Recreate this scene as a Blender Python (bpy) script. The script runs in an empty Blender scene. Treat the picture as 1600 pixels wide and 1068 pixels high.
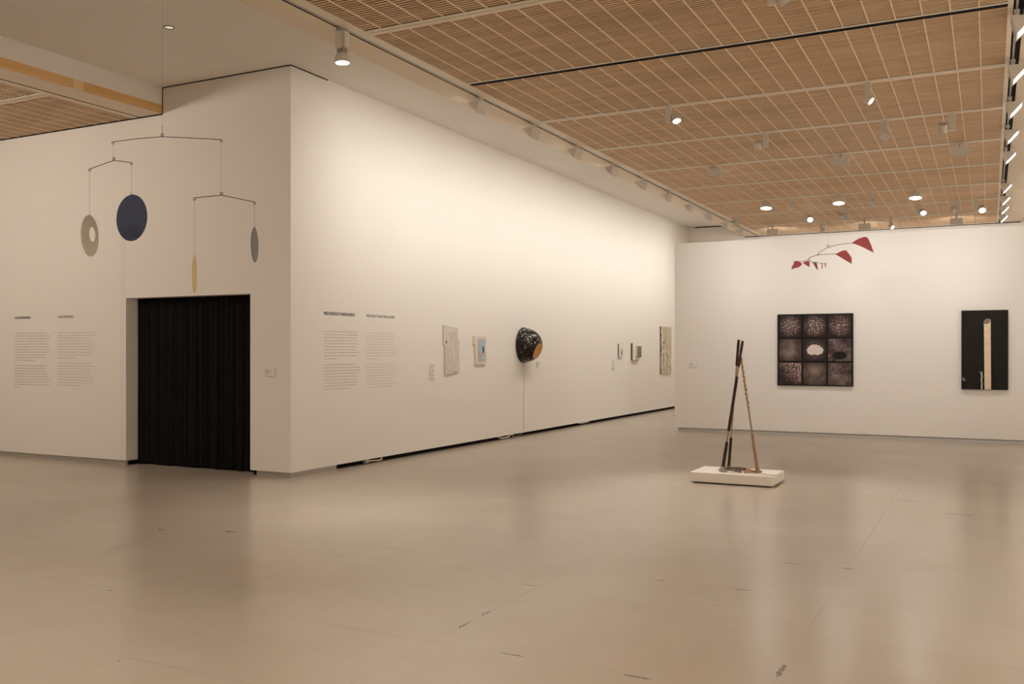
import bpy, bmesh, math, random
from mathutils import Vector, Matrix, Quaternion

# ------------------------------------------------------------------ camera, world, exposure
sc = bpy.context.scene
C = sc.collection
F_PX, YAW, HOR = 1460.2, 0.47276, 548.73
CAM = Vector((7.624, -8.955, 1.55))
cd = bpy.data.cameras.new('camera')
cd.sensor_width = 36.0
cd.lens = F_PX / 1600 * 36.0
cd.shift_y = (HOR - 534.0) / 1600
cd.clip_start, cd.clip_end = 0.05, 200
cam = bpy.data.objects.new('camera', cd)
cam.location = CAM
cam.rotation_euler = (math.pi / 2, 0, YAW)
C.objects.link(cam)
sc.camera = cam
sc.view_settings.view_transform = 'Standard'
sc.view_settings.look = 'None'
sc.view_settings.gamma = 1.0
sc.view_settings.exposure = 0.66
sc.view_settings.use_curve_mapping = False
world = bpy.data.worlds.new('world')
sc.world = world
world.use_nodes = True
world.node_tree.nodes['Background'].inputs[0].default_value = (1.0, 0.85, 0.7, 1)
world.node_tree.nodes['Background'].inputs[1].default_value = 0.02
sc.cycles.diffuse_bounces = 7
sc.cycles.max_bounces = 12
sc.cycles.sample_clamp_indirect = 2.5
sc.cycles.caustics_reflective = False
sc.cycles.caustics_refractive = False

WARM = (1.0, 0.955, 0.89)
SOFT = (1.0, 0.895, 0.775)
ZC, ZT = 4.71, 5.06            # slatted ceiling, raised white ceiling
Y_MID, Y_END = 8.78, 16.91     # partition face, end wall face
X_RIGHT, X_OUT, Y_REAR = 9.9, -9.0, -14.0


def lamp(kind, loc, aim, power, color=WARM, size=0.2, size_y=None, spot=60, blend=0.6, spread=180):
    ld = bpy.data.lights.new('lamp_light', kind)
    ld.energy = power
    ld.color = color
    if kind == 'AREA':
        ld.shape = 'RECTANGLE' if size_y else 'DISK'
        ld.size = size
        if size_y:
            ld.size_y = size_y
        ld.spread = math.radians(spread)
    else:
        ld.shadow_soft_size = size
        if kind == 'SPOT':
            ld.spot_size = math.radians(spot)
            ld.spot_blend = blend
    o = bpy.data.objects.new('lamp_light', ld)
    o.location = loc
    o.rotation_euler = (Vector(aim) - Vector(loc)).to_track_quat('-Z', 'Y').to_euler()
    C.objects.link(o)
    return o


# unseen fill lamps added behind and beside the camera to brighten floor and walls
P_FILL = 21.0
for x, y in ((2.6, -7.6), (5.2, -7.6), (2.9, -6.0), (7.7, -7.6), (4.5, -10.5), (7.5, -11.0)):
    lamp('AREA', (x, y, ZC - 0.25), (x, y, 0), P_FILL, SOFT, 0.25)
for y in (-0.8, -2.5, -4.2, -6.0, -8.0, -10.0):
    lamp('AREA', (8.0, y, 4.5), (9.9, y, 3.0), 22.0, WARM, 0.25, 0.14, spread=130)
for x, y in ((-3.6, -4.0), (-6.0, -4.0), (-4.5, -8.0)):
    lamp('AREA', (x, y, ZC - 0.25), (x, 0, 1.8), 27.0, SOFT, 0.25)

# unseen spotlights added behind the camera to brighten the partition
for x, tx in ((3.4, 3.0), (5.0, 4.9), (6.4, 6.7), (7.4, 8.5)):
    lamp('SPOT', (x, -9.6, 4.45), (tx, 8.78, 1.9), 430.0, (1.0, 0.98, 0.96), 0.45, spot=19, blend=0.9)

# ------------------------------------------------------------------ helpers
random.seed(7)
FWD = Vector((-math.sin(YAW), math.cos(YAW), 0))
RGT = Vector((math.cos(YAW), math.sin(YAW), 0))


def ray(px, py):
    return FWD + RGT * ((px - 800) / F_PX) - Vector((0, 0, 1)) * ((py - HOR) / F_PX)


def at(px, py, depth):
    return CAM + ray(px, py) * depth


def on(px, py, axis, val):
    r = ray(px, py)
    return CAM + r * ((val - CAM[axis]) / r[axis])


class MB:
    def __init__(s):
        s.bm = bmesh.new()

    def box(s, a, b, m=None):
        x0, y0, z0 = a
        x1, y1, z1 = b
        vs = [s.bm.verts.new(v) for v in ((x0, y0, z0), (x1, y0, z0), (x1, y1, z0), (x0, y1, z0),
                                          (x0, y0, z1), (x1, y0, z1), (x1, y1, z1), (x0, y1, z1))]
        for f in ((0, 3, 2, 1), (4, 5, 6, 7), (0, 1, 5, 4), (1, 2, 6, 5), (2, 3, 7, 6), (3, 0, 4, 7)):
            s.bm.faces.new([vs[i] for i in f])
        if m is not None:
            bmesh.ops.transform(s.bm, matrix=m, verts=vs)
        return s

    def prism(s, pts, vec, m=None):
        """polygon pts (3D, planar) swept along vec"""
        v = Vector(vec)
        a = [s.bm.verts.new(p) for p in pts]
        b = [s.bm.verts.new(Vector(p) + v) for p in pts]
        n = len(pts)
        fs = [s.bm.faces.new(a[::-1]), s.bm.faces.new(b)]
        for i in range(n):
            fs.append(s.bm.faces.new((a[i], a[(i + 1) % n], b[(i + 1) % n], b[i])))
        if m is not None:
            bmesh.ops.transform(s.bm, matrix=m, verts=a + b)
        return s

    def tube(s, pts, rad, seg=8, caps=True):
        pts = [Vector(p) for p in pts]
        n = len(pts)
        rads = rad if isinstance(rad, (list, tuple)) else [rad] * n
        rings = []
        prev = None
        for i, p in enumerate(pts):
            t = (pts[min(i + 1, n - 1)] - pts[max(i - 1, 0)]).normalized()
            if prev is None:
                u = t.orthogonal().normalized()
            else:
                u = (prev - t * prev.dot(t))
                u = u.normalized() if u.length > 1e-6 else t.orthogonal().normalized()
            prev = u
            w = t.cross(u)
            rings.append([s.bm.verts.new(p + (u * math.cos(2 * math.pi * k / seg) + w * math.sin(2 * math.pi * k / seg)) * rads[i])
                          for k in range(seg)])
        for a, b in zip(rings, rings[1:]):
            for k in range(seg):
                s.bm.faces.new((a[k], a[(k + 1) % seg], b[(k + 1) % seg], b[k]))
        if caps:
            s.bm.faces.new(rings[0][::-1])
            s.bm.faces.new(rings[-1])
        return s

    def ring(s, c, axis, R, r, seg=16, sub=6):
        c = Vector(c)
        ax = Vector(axis).normalized()
        u = ax.orthogonal().normalized()
        w = ax.cross(u)
        rs = []
        for i in range(seg):
            a = 2 * math.pi * i / seg
            d = u * math.cos(a) + w * math.sin(a)
            rs.append([s.bm.verts.new(c + d * (R + r * math.cos(2 * math.pi * k / sub)) + ax * r * math.sin(2 * math.pi * k / sub)) for k in range(sub)])
        for i in range(seg):
            a, b = rs[i], rs[(i + 1) % seg]
            for k in range(sub):
                s.bm.faces.new((a[k], b[k], b[(k + 1) % sub], a[(k + 1) % sub]))
        return s

    def lathe(s, prof, m=None, seg=28, smooth=True):
        """profile (r,z) about local z"""
        rings = []
        allv = []
        for r, z in prof:
            if r < 1e-6:
                v = [s.bm.verts.new((0, 0, z))]
            else:
                v = [s.bm.verts.new((r * math.cos(2 * math.pi * k / seg), r * math.sin(2 * math.pi * k / seg), z)) for k in range(seg)]
            rings.append(v)
            allv += v
        for a, b in zip(rings, rings[1:]):
            for k in range(seg):
                k2 = (k + 1) % seg
                if len(a) == 1 and len(b) == 1:
                    continue
                if len(a) == 1:
                    s.bm.faces.new((a[0], b[k2], b[k]))
                elif len(b) == 1:
                    s.bm.faces.new((a[k], a[k2], b[0]))
                else:
                    s.bm.faces.new((a[k], a[k2], b[k2], b[k]))
        if m is not None:
            bmesh.ops.transform(s.bm, matrix=m, verts=allv)
        return s

    def bevel(s, w=0.003, seg=2):
        es = [e for e in s.bm.edges if len(e.link_faces) == 2 and e.calc_face_angle(0) > 0.6]
        bmesh.ops.bevel(s.bm, geom=es, offset=w, segments=seg, affect='EDGES', clamp_overlap=True)
        return s

    def build(s, name, mat, parent=None, smooth=False, recalc=True):
        if recalc:
            bmesh.ops.recalc_face_normals(s.bm, faces=s.bm.faces)
        me = bpy.data.meshes.new(name)
        s.bm.to_mesh(me)
        s.bm.free()
        if mat is not None:
            me.materials.append(mat)
        if smooth:
            for p in me.polygons:
                p.use_smooth = True
            try:
                me.set_sharp_from_angle(angle=math.radians(40))
            except Exception:
                pass
        o = bpy.data.objects.new(name, me)
        C.objects.link(o)
        if parent is not None:
            o.parent = parent
        return o


def thing(name, label, cat, loc=(0, 0, 0), rotz=0.0, group=None):
    o = bpy.data.objects.new(name, None)
    o.empty_display_size = 0.1
    o.location = loc
    o.rotation_euler = (0, 0, rotz)
    C.objects.link(o)
    return tag(o, label, cat, group)


def tag(o, label, cat, group=None):
    o['label'] = label
    o['category'] = cat
    if group:
        o['group'] = group
    return o


def struct(o):
    o['kind'] = 'structure'
    return o


def dup(root, loc, rotz, label, group=None):
    r = root.copy()
    C.objects.link(r)
    r.location = loc
    r.rotation_euler = (0, 0, rotz)
    r['label'] = label
    if group:
        r['group'] = group
    for ch in list(root.children):
        c = ch.copy()
        C.objects.link(c)
        c.parent = r
        for g in ch.children:
            d = g.copy()
            C.objects.link(d)
            d.parent = c
    return r


# ------------------------------------------------------------------ materials
def mat(name, col, rough=0.6, metal=0.0, spec=0.5, noise=0.0, nscale=8.0, bump=0.0, bscale=60.0, sheen=0.0, coat=0.0):
    m = bpy.data.materials.new(name)
    m.use_nodes = True
    nt = m.node_tree
    b = nt.nodes['Principled BSDF']
    b.inputs['Base Color'].default_value = (*col, 1)
    b.inputs['Roughness'].default_value = rough
    b.inputs['Metallic'].default_value = metal
    b.inputs['Specular IOR Level'].default_value = spec
    if sheen:
        b.inputs['Sheen Weight'].default_value = sheen
    if coat:
        b.inputs['Coat Weight'].default_value = coat
    tc = nt.nodes.new('ShaderNodeTexCoord')
    if noise:
        n = nt.nodes.new('ShaderNodeTexNoise')
        n.inputs['Scale'].default_value = nscale
        n.inputs['Detail'].default_value = 5
        nt.links.new(tc.outputs['Object'], n.inputs['Vector'])
        r = nt.nodes.new('ShaderNodeValToRGB')
        r.color_ramp.elements[0].position = 0.3
        r.color_ramp.elements[1].position = 0.7
        r.color_ramp.elements[0].color = (*[c * (1 - noise) for c in col], 1)
        r.color_ramp.elements[1].color = (*[min(1, c * (1 + noise)) for c in col], 1)
        nt.links.new(n.outputs['Fac'], r.inputs['Fac'])
        nt.links.new(r.outputs['Color'], b.inputs['Base Color'])
    if bump:
        n2 = nt.nodes.new('ShaderNodeTexNoise')
        n2.inputs['Scale'].default_value = bscale
        n2.inputs['Detail'].default_value = 4
        nt.links.new(tc.outputs['Object'], n2.inputs['Vector'])
        bp = nt.nodes.new('ShaderNodeBump')
        bp.inputs['Strength'].default_value = bump
        bp.inputs['Distance'].default_value = 0.004
        nt.links.new(n2.outputs['Fac'], bp.inputs['Height'])
        nt.links.new(bp.outputs['Normal'], b.inputs['Normal'])
    return m


def emit(name, col, strength):
    m = bpy.data.materials.new(name)
    m.use_nodes = True
    nt = m.node_tree
    b = nt.nodes['Principled BSDF']
    b.inputs['Base Color'].default_value = (*col, 1)
    b.inputs['Emission Color'].default_value = (*col, 1)
    b.inputs['Emission Strength'].default_value = strength
    return m


class NT:
    """tiny node-graph helper"""

    def __init__(s, name):
        s.m = bpy.data.materials.new(name)
        s.m.use_nodes = True
        s.t = s.m.node_tree
        s.b = s.t.nodes['Principled BSDF']
        s.tc = s.t.nodes.new('ShaderNodeTexCoord')
        sep = s.t.nodes.new('ShaderNodeSeparateXYZ')
        s.t.links.new(s.tc.outputs['Object'], sep.inputs[0])
        s.X, s.Y, s.Z = sep.outputs
        s.P = s.tc.outputs['Object']

    def set(s, sock, v):
        if isinstance(v, bpy.types.NodeSocket):
            s.t.links.new(v, sock)
        elif isinstance(v, tuple) and len(v) == 3 and sock.type == 'RGBA':
            sock.default_value = (*v, 1)
        else:
            sock.default_value = v

    def math(s, op, a, b=None, c=None, clamp=False):
        n = s.t.nodes.new('ShaderNodeMath')
        n.operation = op
        n.use_clamp = clamp
        for i, v in enumerate((a, b, c)):
            if v is not None:
                s.set(n.inputs[i], v)
        return n.outputs[0]

    def noise(s, scale, detail=4, vec=None, rough=0.5, dist=0.0):
        n = s.t.nodes.new('ShaderNodeTexNoise')
        n.inputs['Scale'].default_value = scale
        n.inputs['Detail'].default_value = detail
        n.inputs['Roughness'].default_value = rough
        n.inputs['Distortion'].default_value = dist
        s.set(n.inputs['Vector'], vec or s.P)
        return n.outputs['Fac']

    def voronoi(s, scale, vec=None, feature='F1', rand=1.0, out='Distance'):
        n = s.t.nodes.new('ShaderNodeTexVoronoi')
        n.feature = feature
        n.inputs['Scale'].default_value = scale
        n.inputs['Randomness'].default_value = rand
        s.set(n.inputs['Vector'], vec or s.P)
        return n.outputs[out]

    def mapping(s, scale=(1, 1, 1), loc=(0, 0, 0), rot=(0, 0, 0)):
        n = s.t.nodes.new('ShaderNodeMapping')
        n.inputs['Scale'].default_value = scale
        n.inputs['Location'].default_value = loc
        n.inputs['Rotation'].default_value = rot
        s.t.links.new(s.P, n.inputs['Vector'])
        return n.outputs[0]

    def mix(s, f, a, b, mode='MIX'):
        n = s.t.nodes.new('ShaderNodeMix')
        n.data_type = 'RGBA'
        n.blend_type = mode
        n.clamp_factor = True
        s.set(n.inputs[0], f)
        s.set(n.inputs[6], a)
        s.set(n.inputs[7], b)
        return n.outputs[2]

    def ramp(s, f, lo, hi):
        n = s.t.nodes.new('ShaderNodeMapRange')
        n.clamp = True
        s.set(n.inputs[0], f)
        n.inputs[1].default_value = lo
        n.inputs[2].default_value = hi
        return n.outputs[0]

    def comb(s, x, y, z):
        n = s.t.nodes.new('ShaderNodeCombineXYZ')
        for i, v in enumerate((x, y, z)):
            s.set(n.inputs[i], v)
        return n.outputs[0]

    def bump(s, h, strength=0.2, dist=0.01):
        n = s.t.nodes.new('ShaderNodeBump')
        n.inputs['Strength'].default_value = strength
        n.inputs['Distance'].default_value = dist
        s.set(n.inputs['Height'], h)
        s.t.links.new(n.outputs[0], s.b.inputs['Normal'])

    def out(s, col, rough=0.6, spec=0.5, metal=0.0):
        s.set(s.b.inputs['Base Color'], col)
        s.set(s.b.inputs['Roughness'], rough)
        s.set(s.b.inputs['Specular IOR Level'], spec)
        s.set(s.b.inputs['Metallic'], metal)
        return s.m


def floor_mat():
    g = NT('polished_concrete')
    n1 = g.noise(0.55, 6, rough=0.6)
    n2 = g.noise(2.6, 6, g.mapping((1, 0.35, 1)), rough=0.65)
    n3 = g.noise(7.0, 5, g.mapping((0.35, 1, 1)), rough=0.7)
    col = g.mix(g.ramp(n1, 0.35, 0.65), (0.445, 0.378, 0.302), (0.490, 0.425, 0.345))
    col = g.mix(g.math('MULTIPLY', g.ramp(g.noise(0.8, 3, g.mapping((1, 1, 1), (5, 3, 0))), 0.52, 0.75), 0.5), col, (0.48, 0.378, 0.296))
    col = g.mix(g.math('MULTIPLY', g.ramp(n2, 0.40, 0.75), 0.16), col, (0.39, 0.332, 0.262))
    col = g.mix(g.math('MULTIPLY', g.ramp(n3, 0.5, 0.8), 0.24), col, (0.53, 0.465, 0.385))
    # saw-cut joints, faint and broken
    wob = g.math('MULTIPLY', g.math('SUBTRACT', g.noise(3.0, 4), 0.5), 0.03)

    def joint(ax, off, per, w):
        v = g.math('ADD', g.math('SUBTRACT', ax, off), wob)
        v = g.math('DIVIDE', v, per)
        v = g.math('ABSOLUTE', g.math('SUBTRACT', g.math('FRACT', g.math('ADD', v, 100.5)), 0.5))
        return g.math('LESS_THAN', v, w / per)
    jx = g.math('MULTIPLY', joint(g.X, 4.97, 1.75, 0.003), g.ramp(g.noise(0.9, 3, g.mapping((1, 1, 1), (2, 7, 0))), 0.40, 0.62))
    jy = g.math('MULTIPLY', joint(g.Y, -4.70, 0.925, 0.003), g.ramp(g.noise(0.7, 3, g.mapping((1, 1, 1), (9, 1, 0))), 0.46, 0.68))
    j = g.math('MAXIMUM', jx, jy)
    col = g.mix(g.math('MULTIPLY', j, 0.45), col, (0.10, 0.085, 0.07))
    # chips and scuffs
    chips = None
    dx = g.math('MULTIPLY', g.math('SUBTRACT', g.noise(22, 3), 0.5), 0.05)
    dy = g.math('MULTIPLY', g.math('SUBTRACT', g.noise(22, 3, g.mapping((1, 1, 1), (4, 4, 0))), 0.5), 0.05)
    for cx, cy, rx, ry in ((4.97, -4.36, 0.009, 0.07), (4.965, -4.1, 0.010, 0.06), (5.45, -4.70, 0.07, 0.008), (6.325, -1.945, 0.075, 0.010),
                           (6.19, -2.86, 0.065, 0.009), (5.63, -2.86, 0.03, 0.008), (6.72, -1.92, 0.05, 0.012), (2.54, -4.74, 0.012, 0.008),
                           (6.72, -4.32, 0.014, 0.11), (6.13, -4.72, 0.07, 0.010), (4.9, -3.38, 0.06, 0.006), (7.35, 0.9, 0.14, 0.016),
                           (3.74, -5.68, 0.010, 0.008), (4.15, -2.3, 0.008, 0.007), (6.15, -3.3, 0.008, 0.007), (6.85, 1.55, 0.16, 0.014),
                           (1.2, -3.1, 0.05, 0.012), (1.8, -2.9, 0.06, 0.02)):
        ex = g.math('DIVIDE', g.math('ADD', g.math('SUBTRACT', g.X, cx), dx), rx)
        ey = g.math('DIVIDE', g.math('ADD', g.math('SUBTRACT', g.Y, cy), g.math('MULTIPLY', dy, min(1, ry * 25))), ry)
        d = g.math('ADD', g.math('MULTIPLY', ex, ex), g.math('MULTIPLY', ey, ey))
        k = g.math('LESS_THAN', d, 1.0)
        chips = k if chips is None else g.math('MAXIMUM', chips, k)
    col = g.mix(g.math('MULTIPLY', chips, g.ramp(g.noise(60, 3), 0.25, 0.6)), col, (0.12, 0.10, 0.085))
    rough = g.math('ADD', 0.22, g.math('MULTIPLY', n1, 0.035))
    return g.out(col, rough, 0.42)


def slat_mat():
    g = NT('slat_wood')
    row = g.math('FLOOR', g.math('DIVIDE', g.Y, 0.048))
    v = g.comb(g.math('MULTIPLY', g.X, 0.9), g.math('MULTIPLY', row, 3.7), 0.0)
    n = g.noise(1.0, 3, v, rough=0.6)
    grain = g.noise(1.0, 4, g.comb(g.math('MULTIPLY', g.X, 9.0), g.math('MULTIPLY', g.Y, 260.0), g.math('MULTIPLY', g.Z, 200.0)))
    big = g.noise(0.7, 3)
    col = g.mix(g.ramp(g.math('ADD', g.math('MULTIPLY', n, 0.65), g.math('MULTIPLY', g.noise(1.0, 4, g.comb(g.math('MULTIPLY', g.X, 0.55), g.math('MULTIPLY', g.Y, 5.0), 0.0)), 0.35)), 0.36, 0.62), (0.58, 0.405, 0.235), (0.85, 0.590, 0.370))
    col = g.mix(g.math('MULTIPLY', g.ramp(grain, 0.4, 0.7), 0.3), col, (0.44, 0.26, 0.15))
    col = g.mix(g.math('MULTIPLY', g.ramp(big, 0.4, 0.7), 0.25), col, (0.63, 0.405, 0.26))
    return g.out(col, 0.55, 0.3)


def wood_band_mat():
    g = NT('honey_veneer')
    n = g.noise(1.0, 5, g.mapping((30, 1.2, 30)))
    col = g.mix(g.ramp(n, 0.3, 0.7), (0.62, 0.36, 0.14), (0.72, 0.46, 0.20))
    # one paler stretch of the strip
    k = g.math('MULTIPLY', g.math('GREATER_THAN', g.Y, -1.36), g.math('LESS_THAN', g.Y, -1.22))
    col = g.mix(g.math('MULTIPLY', k, 0.7), col, (0.80, 0.58, 0.33))
    return g.out(col, 0.45, 0.4)


M_WALL = mat('wall_paint', (0.80, 0.765, 0.715), 0.75, spec=0.25, bump=0.02, bscale=120)
M_WALL_GREY = mat('wall_grey_strip', (0.755, 0.735, 0.705), 0.75, spec=0.25, bump=0.02, bscale=120)
M_CEIL = mat('ceiling_paint', (0.78, 0.745, 0.69), 0.8, spec=0.2)
M_BAND = mat('soffit_paint', (0.75, 0.645, 0.515), 0.7, spec=0.2)
M_FLOOR = floor_mat()
M_SLAT = slat_mat()
M_VENEER = wood_band_mat()
M_CREAM = mat('cream_metal', (0.76, 0.665, 0.535), 0.5, noise=0.04, nscale=3)
M_STRINGER = mat('pale_stringer', (0.84, 0.69, 0.51), 0.55, noise=0.05, nscale=4)
M_BLACK = mat('black_void', (0.006, 0.006, 0.006), 0.8, spec=0.1, noise=0.3)
M_DARK = mat('dark_plenum', (0.022, 0.014, 0.010), 0.9, spec=0.05, noise=0.2)
M_GAP_SHADE = mat('slat_gap_shade', (0.050, 0.026, 0.013), 0.95, spec=0.05, noise=0.2)  # dark colour standing in for the shade between the slats
M_RAIL = mat('grey_rail', (0.42, 0.39, 0.35), 0.4, metal=0.4, noise=0.05)
M_ALU = mat('brushed_aluminium', (0.44, 0.415, 0.375), 0.30, metal=0.45, noise=0.05, nscale=30)
M_LAMP = mat('lamp_grey', (0.60, 0.55, 0.475), 0.45, noise=0.03)
M_LAMP_DK = mat('lamp_grey_dark', (0.30, 0.275, 0.24), 0.5, noise=0.03)
M_GLOW = emit('lamp_glow', (1.0, 0.97, 0.90), 9.0)
M_GLOWS = emit('lamp_glow_soft', (1.0, 0.97, 0.92), 3.0)
M_LENS = mat('dark_lens', (0.16, 0.15, 0.14), 0.15, metal=0.5, noise=0.05)
M_CHROME = mat('chrome', (0.80, 0.80, 0.80), 0.1, metal=1.0, noise=0.02)
M_INK = mat('dark_ink', (0.05, 0.042, 0.035), 0.7, noise=0.05)
M_INK_BODY = mat('body_ink', (0.22, 0.19, 0.16), 0.7, noise=0.05)
M_INK_GREY = mat('grey_ink', (0.24, 0.21, 0.175), 0.7, noise=0.05)
M_INK_PALE = mat('pale_ink', (0.42, 0.37, 0.315), 0.7, noise=0.05)
M_CARD = mat('card', (0.80, 0.765, 0.71), 0.6, noise=0.01)

# ------------------------------------------------------------------ the room shell
struct(MB().box((X_OUT - .3, Y_REAR - .3, -0.2), (X_RIGHT + .3, Y_END + .3, 0)).build('floor', M_FLOOR))

D_X0, D_X1, D_Z = -2.870, -0.649, 2.276      # doorway in the front wall
w = MB()
w.box((X_OUT, 0, 0.062), (D_X0, 0.35, ZT))
w.box((D_X1, 0, 0.062), (0, 0.35, ZT))
w.box((D_X0, 0, D_Z), (D_X1, 0.35, ZT))
struct(w.build('wall_front', M_WALL))
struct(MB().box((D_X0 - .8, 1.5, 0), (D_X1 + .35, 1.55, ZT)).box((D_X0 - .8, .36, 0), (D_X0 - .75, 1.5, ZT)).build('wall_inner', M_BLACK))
struct(MB().box((-0.30, 0.35, 0.064), (0, Y_END, ZT)).build('wall_left', M_WALL))
struct(MB().box((-0.30, Y_END, 0), (X_RIGHT, Y_END + .3, ZT)).build('wall_back', M_WALL))
struct(MB().box((X_RIGHT, Y_REAR, 0), (X_RIGHT + .3, Y_END, ZT)).build('wall_right', M_WALL))
struct(MB().box((X_OUT, Y_REAR - .3, 0), (X_RIGHT, Y_REAR, ZT)).build('wall_rear', M_WALL))
struct(MB().box((X_OUT - .3, Y_REAR, 0), (X_OUT, 0.35, ZT)).build('wall_outer', M_WALL))
struct(MB().box((2.13, Y_MID, 0.068), (X_RIGHT - .6, Y_MID + .35, 3.655)).build('wall_middle', M_WALL))
struct(MB().box((-2.995, -0.0012, 0.062), (D_X0, 0, 3.45)).build('grey_strip', M_WALL_GREY))  # flush strip beside the doorway, slightly greyer than the wall

# baseboards: recessed aluminium strips, and the open black gap under the long wall
struct(MB().box((X_OUT, 0.022, 0), (D_X0 - .02, 0.3, 0.061)).box((D_X1 + .085, 0.022, 0), (-0.022, 0.3, 0.061)).build('baseboard_front', M_ALU))
struct(MB().box((D_X1 + .01, 0.05, 0), (D_X1 + .085, 0.3, 0.061)).box((D_X0 - .02, 0.05, 0), (D_X0 - 0.01, 0.35, 0.055)).build('trim_2', M_BLACK))
struct(MB().box((-0.2, 0.302, 0), (-0.022, 0.93, 0.063)).build('baseboard_left', M_ALU))
struct(MB().box((-0.2, 0.93, 0), (-0.09, Y_END, 0.063)).build('trim_3', M_BLACK))
prof = [(2.20, Y_MID + .012 + .022 * (1 - math.sin(a * math.pi / 16)) , 0.067 * math.cos(a * math.pi / 16)) for a in range(9)]
prof += [(2.20, Y_MID + .3, 0), (2.20, Y_MID + .3, 0.067)]
struct(MB().prism(prof, (X_RIGHT - .7 - 2.2, 0, 0)).build('baseboard_middle', mat('polished_aluminium', (0.42, 0.395, 0.355), 0.42, metal=0.1, noise=0.03), smooth=True))

# ceilings
struct(MB().box((X_OUT, Y_REAR, ZT + 0.0), (X_RIGHT, Y_END, ZT + 0.2)).build('ceiling', M_CEIL))
T0, DT = 0.68, 2.02
TR = [T0 + DT * k for k in range(-7, 9)]      # cross tracks
XS0, XS1 = 2.13, 7.77
# dark plenum lids over the slatted fields
struct(MB().box((XS0 - .12, Y_REAR, ZC + .16), (XS1 + .05, Y_END, ZC + .18)).build('ceiling_void', M_DARK))
struct(MB().box((X_OUT, Y_REAR, ZC + .16), (-2.62, 0, ZC + .18)).build('ceiling_void', M_DARK))


def slat_field(x0, x1, ylen, side):
    b = MB()
    n = int(ylen / 0.048)
    for i in range(n):
        y = 0.012 + i * 0.048
        b.box((x0, y, 0), (x1, y + 0.029, 0.003))
    return b


def stringers(x0, x1, ylen, off):
    b = MB()
    x = x0 + off
    while x < x1 - .03:
        b.box((x - .0052, 0, -0.006), (x + .0052, ylen, 0.004))
        x += 0.237
    return b


FL = DT - 0.13
gap_shade = None
base_s = base_t = None
left_s = left_t = None
for k, y in enumerate(TR):
    if base_s is None:
        base_s = slat_field(XS0, XS1, FL, 1).build('ceiling_slats', M_SLAT)
        base_t = stringers(XS0, XS1, FL, 0.19).build('ceiling_stringers', M_STRINGER)
        s, t = base_s, base_t
        left_s = slat_field(X_OUT, -2.70, FL, -1).build('ceiling_slats', M_SLAT)
        left_t = stringers(X_OUT, -2.70, FL, 0.1).build('ceiling_stringers', M_STRINGER)
    else:
        s, t = base_s.copy(), base_t.copy()
        C.objects.link(s)
        C.objects.link(t)
    s.location = t.location = (0, y + 0.065, ZC)
    struct(s)
    struct(t)
    struct(MB().box((XS0, y + .06, ZC + .0035), (XS1, y + DT - .06, ZC + .012)).build('ceiling_gap_shade', M_GAP_SHADE))  # added dark sheet above the slats, painting in the shade of the gaps
    if y + DT < 0.72:
        struct(MB().box((X_OUT, y + .06, ZC + .0035), (-2.69, min(y + DT - .06, 0), ZC + .012)).build('ceiling_gap_shade', M_GAP_SHADE))
    if y + DT < 0.72:
        if k:
            s2, t2 = left_s.copy(), left_t.copy()
            C.objects.link(s2)
            C.objects.link(t2)
        else:
            s2, t2 = left_s, left_t
        s2.location = t2.location = (0, y + 0.065, ZC) if y + DT < 0.6 else (0, y + 0.065 - .0, ZC)
        struct(s2)
        struct(t2)

# cross tracks: twin cream rails with a slot; the one at y=.68 is an open black slot
for k, y in enumerate(TR):
    b = MB()
    if abs(y - T0) < .01:
        b.box((XS0, y - .065, ZC - .004), (XS1, y - .03, ZC + .03))
        struct(b.build('ceiling_track', M_CREAM))
        struct(MB().box((XS0, y - .03, ZC + .002), (XS1, y + .065, ZC + .02)).build('ceiling_slot', M_BLACK))
        continue
    b.box((XS0, y - .062, ZC - .006), (XS1, y - .010, ZC + .03))
    b.box((XS0, y + .006, ZC - .006), (XS1, y + .062, ZC + .03))
    struct(b.build('ceiling_track', M_CREAM))
    struct(MB().box((XS0, y - .010, ZC + .004), (XS1, y + .006, ZC + .03)).build('ceiling_slot', M_RAIL))
    if y < -1:
        struct(MB().box((X_OUT, y - .062, ZC - .006), (-2.70, y - .010, ZC + .03)).box((X_OUT, y + .006, ZC - .006), (-2.70, y + .062, ZC + .03)).build('ceiling_track', M_CREAM))
        struct(MB().box((X_OUT, y - .010, ZC + .004), (-2.70, y + .006, ZC + .03)).build('ceiling_slot', M_RAIL))

# right and left bulkheads (underside panels with fine seams, inner face), slots, flanges
b = MB()
seams = [Y_REAR, -6.4, -4.0, -1.42, 1.02, 3.5, 6.0, 8.5, 11.0, 13.5, Y_END]
for a, c in zip(seams, seams[1:]):
    b.box((1.60, a + .002, ZC), (1.94, c - .002, ZC + .02))
b.box((1.60, Y_REAR, ZC + .02), (1.62, Y_END, ZT))
struct(b.build('trim_4', M_BAND))
struct(MB().box((1.941, Y_REAR, ZC + .004), (2.005, Y_END, ZC + .05)).build('trim_5', M_BLACK))
struct(MB().box((1.972, Y_REAR, ZC - .002), (1.993, Y_END, ZC + .02)).build('trim_6', M_RAIL))
struct(MB().box((2.006, Y_REAR, ZC - .004), (XS0, Y_END, ZC + .03)).build('trim_7', M_CREAM))
# far side (towards the right wall)
struct(MB().box((XS1, Y_REAR, ZC - .004), (7.815, Y_END, ZC + .03)).build('trim_8', M_CREAM))
struct(MB().box((7.816, Y_REAR, ZC + .004), (7.904, Y_END, ZC + .05)).build('trim_9', M_BLACK))
struct(MB().box((7.835, Y_REAR, ZC - .002), (7.856, Y_END, ZC + .02)).build('grey_strip0', M_RAIL))
struct(MB().box((7.905, Y_REAR, ZC), (8.32, Y_END, ZC + .02)).box((8.30, Y_REAR, ZC + .02), (8.32, Y_END, ZT)).build('grey_strip1', M_BAND))
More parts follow.
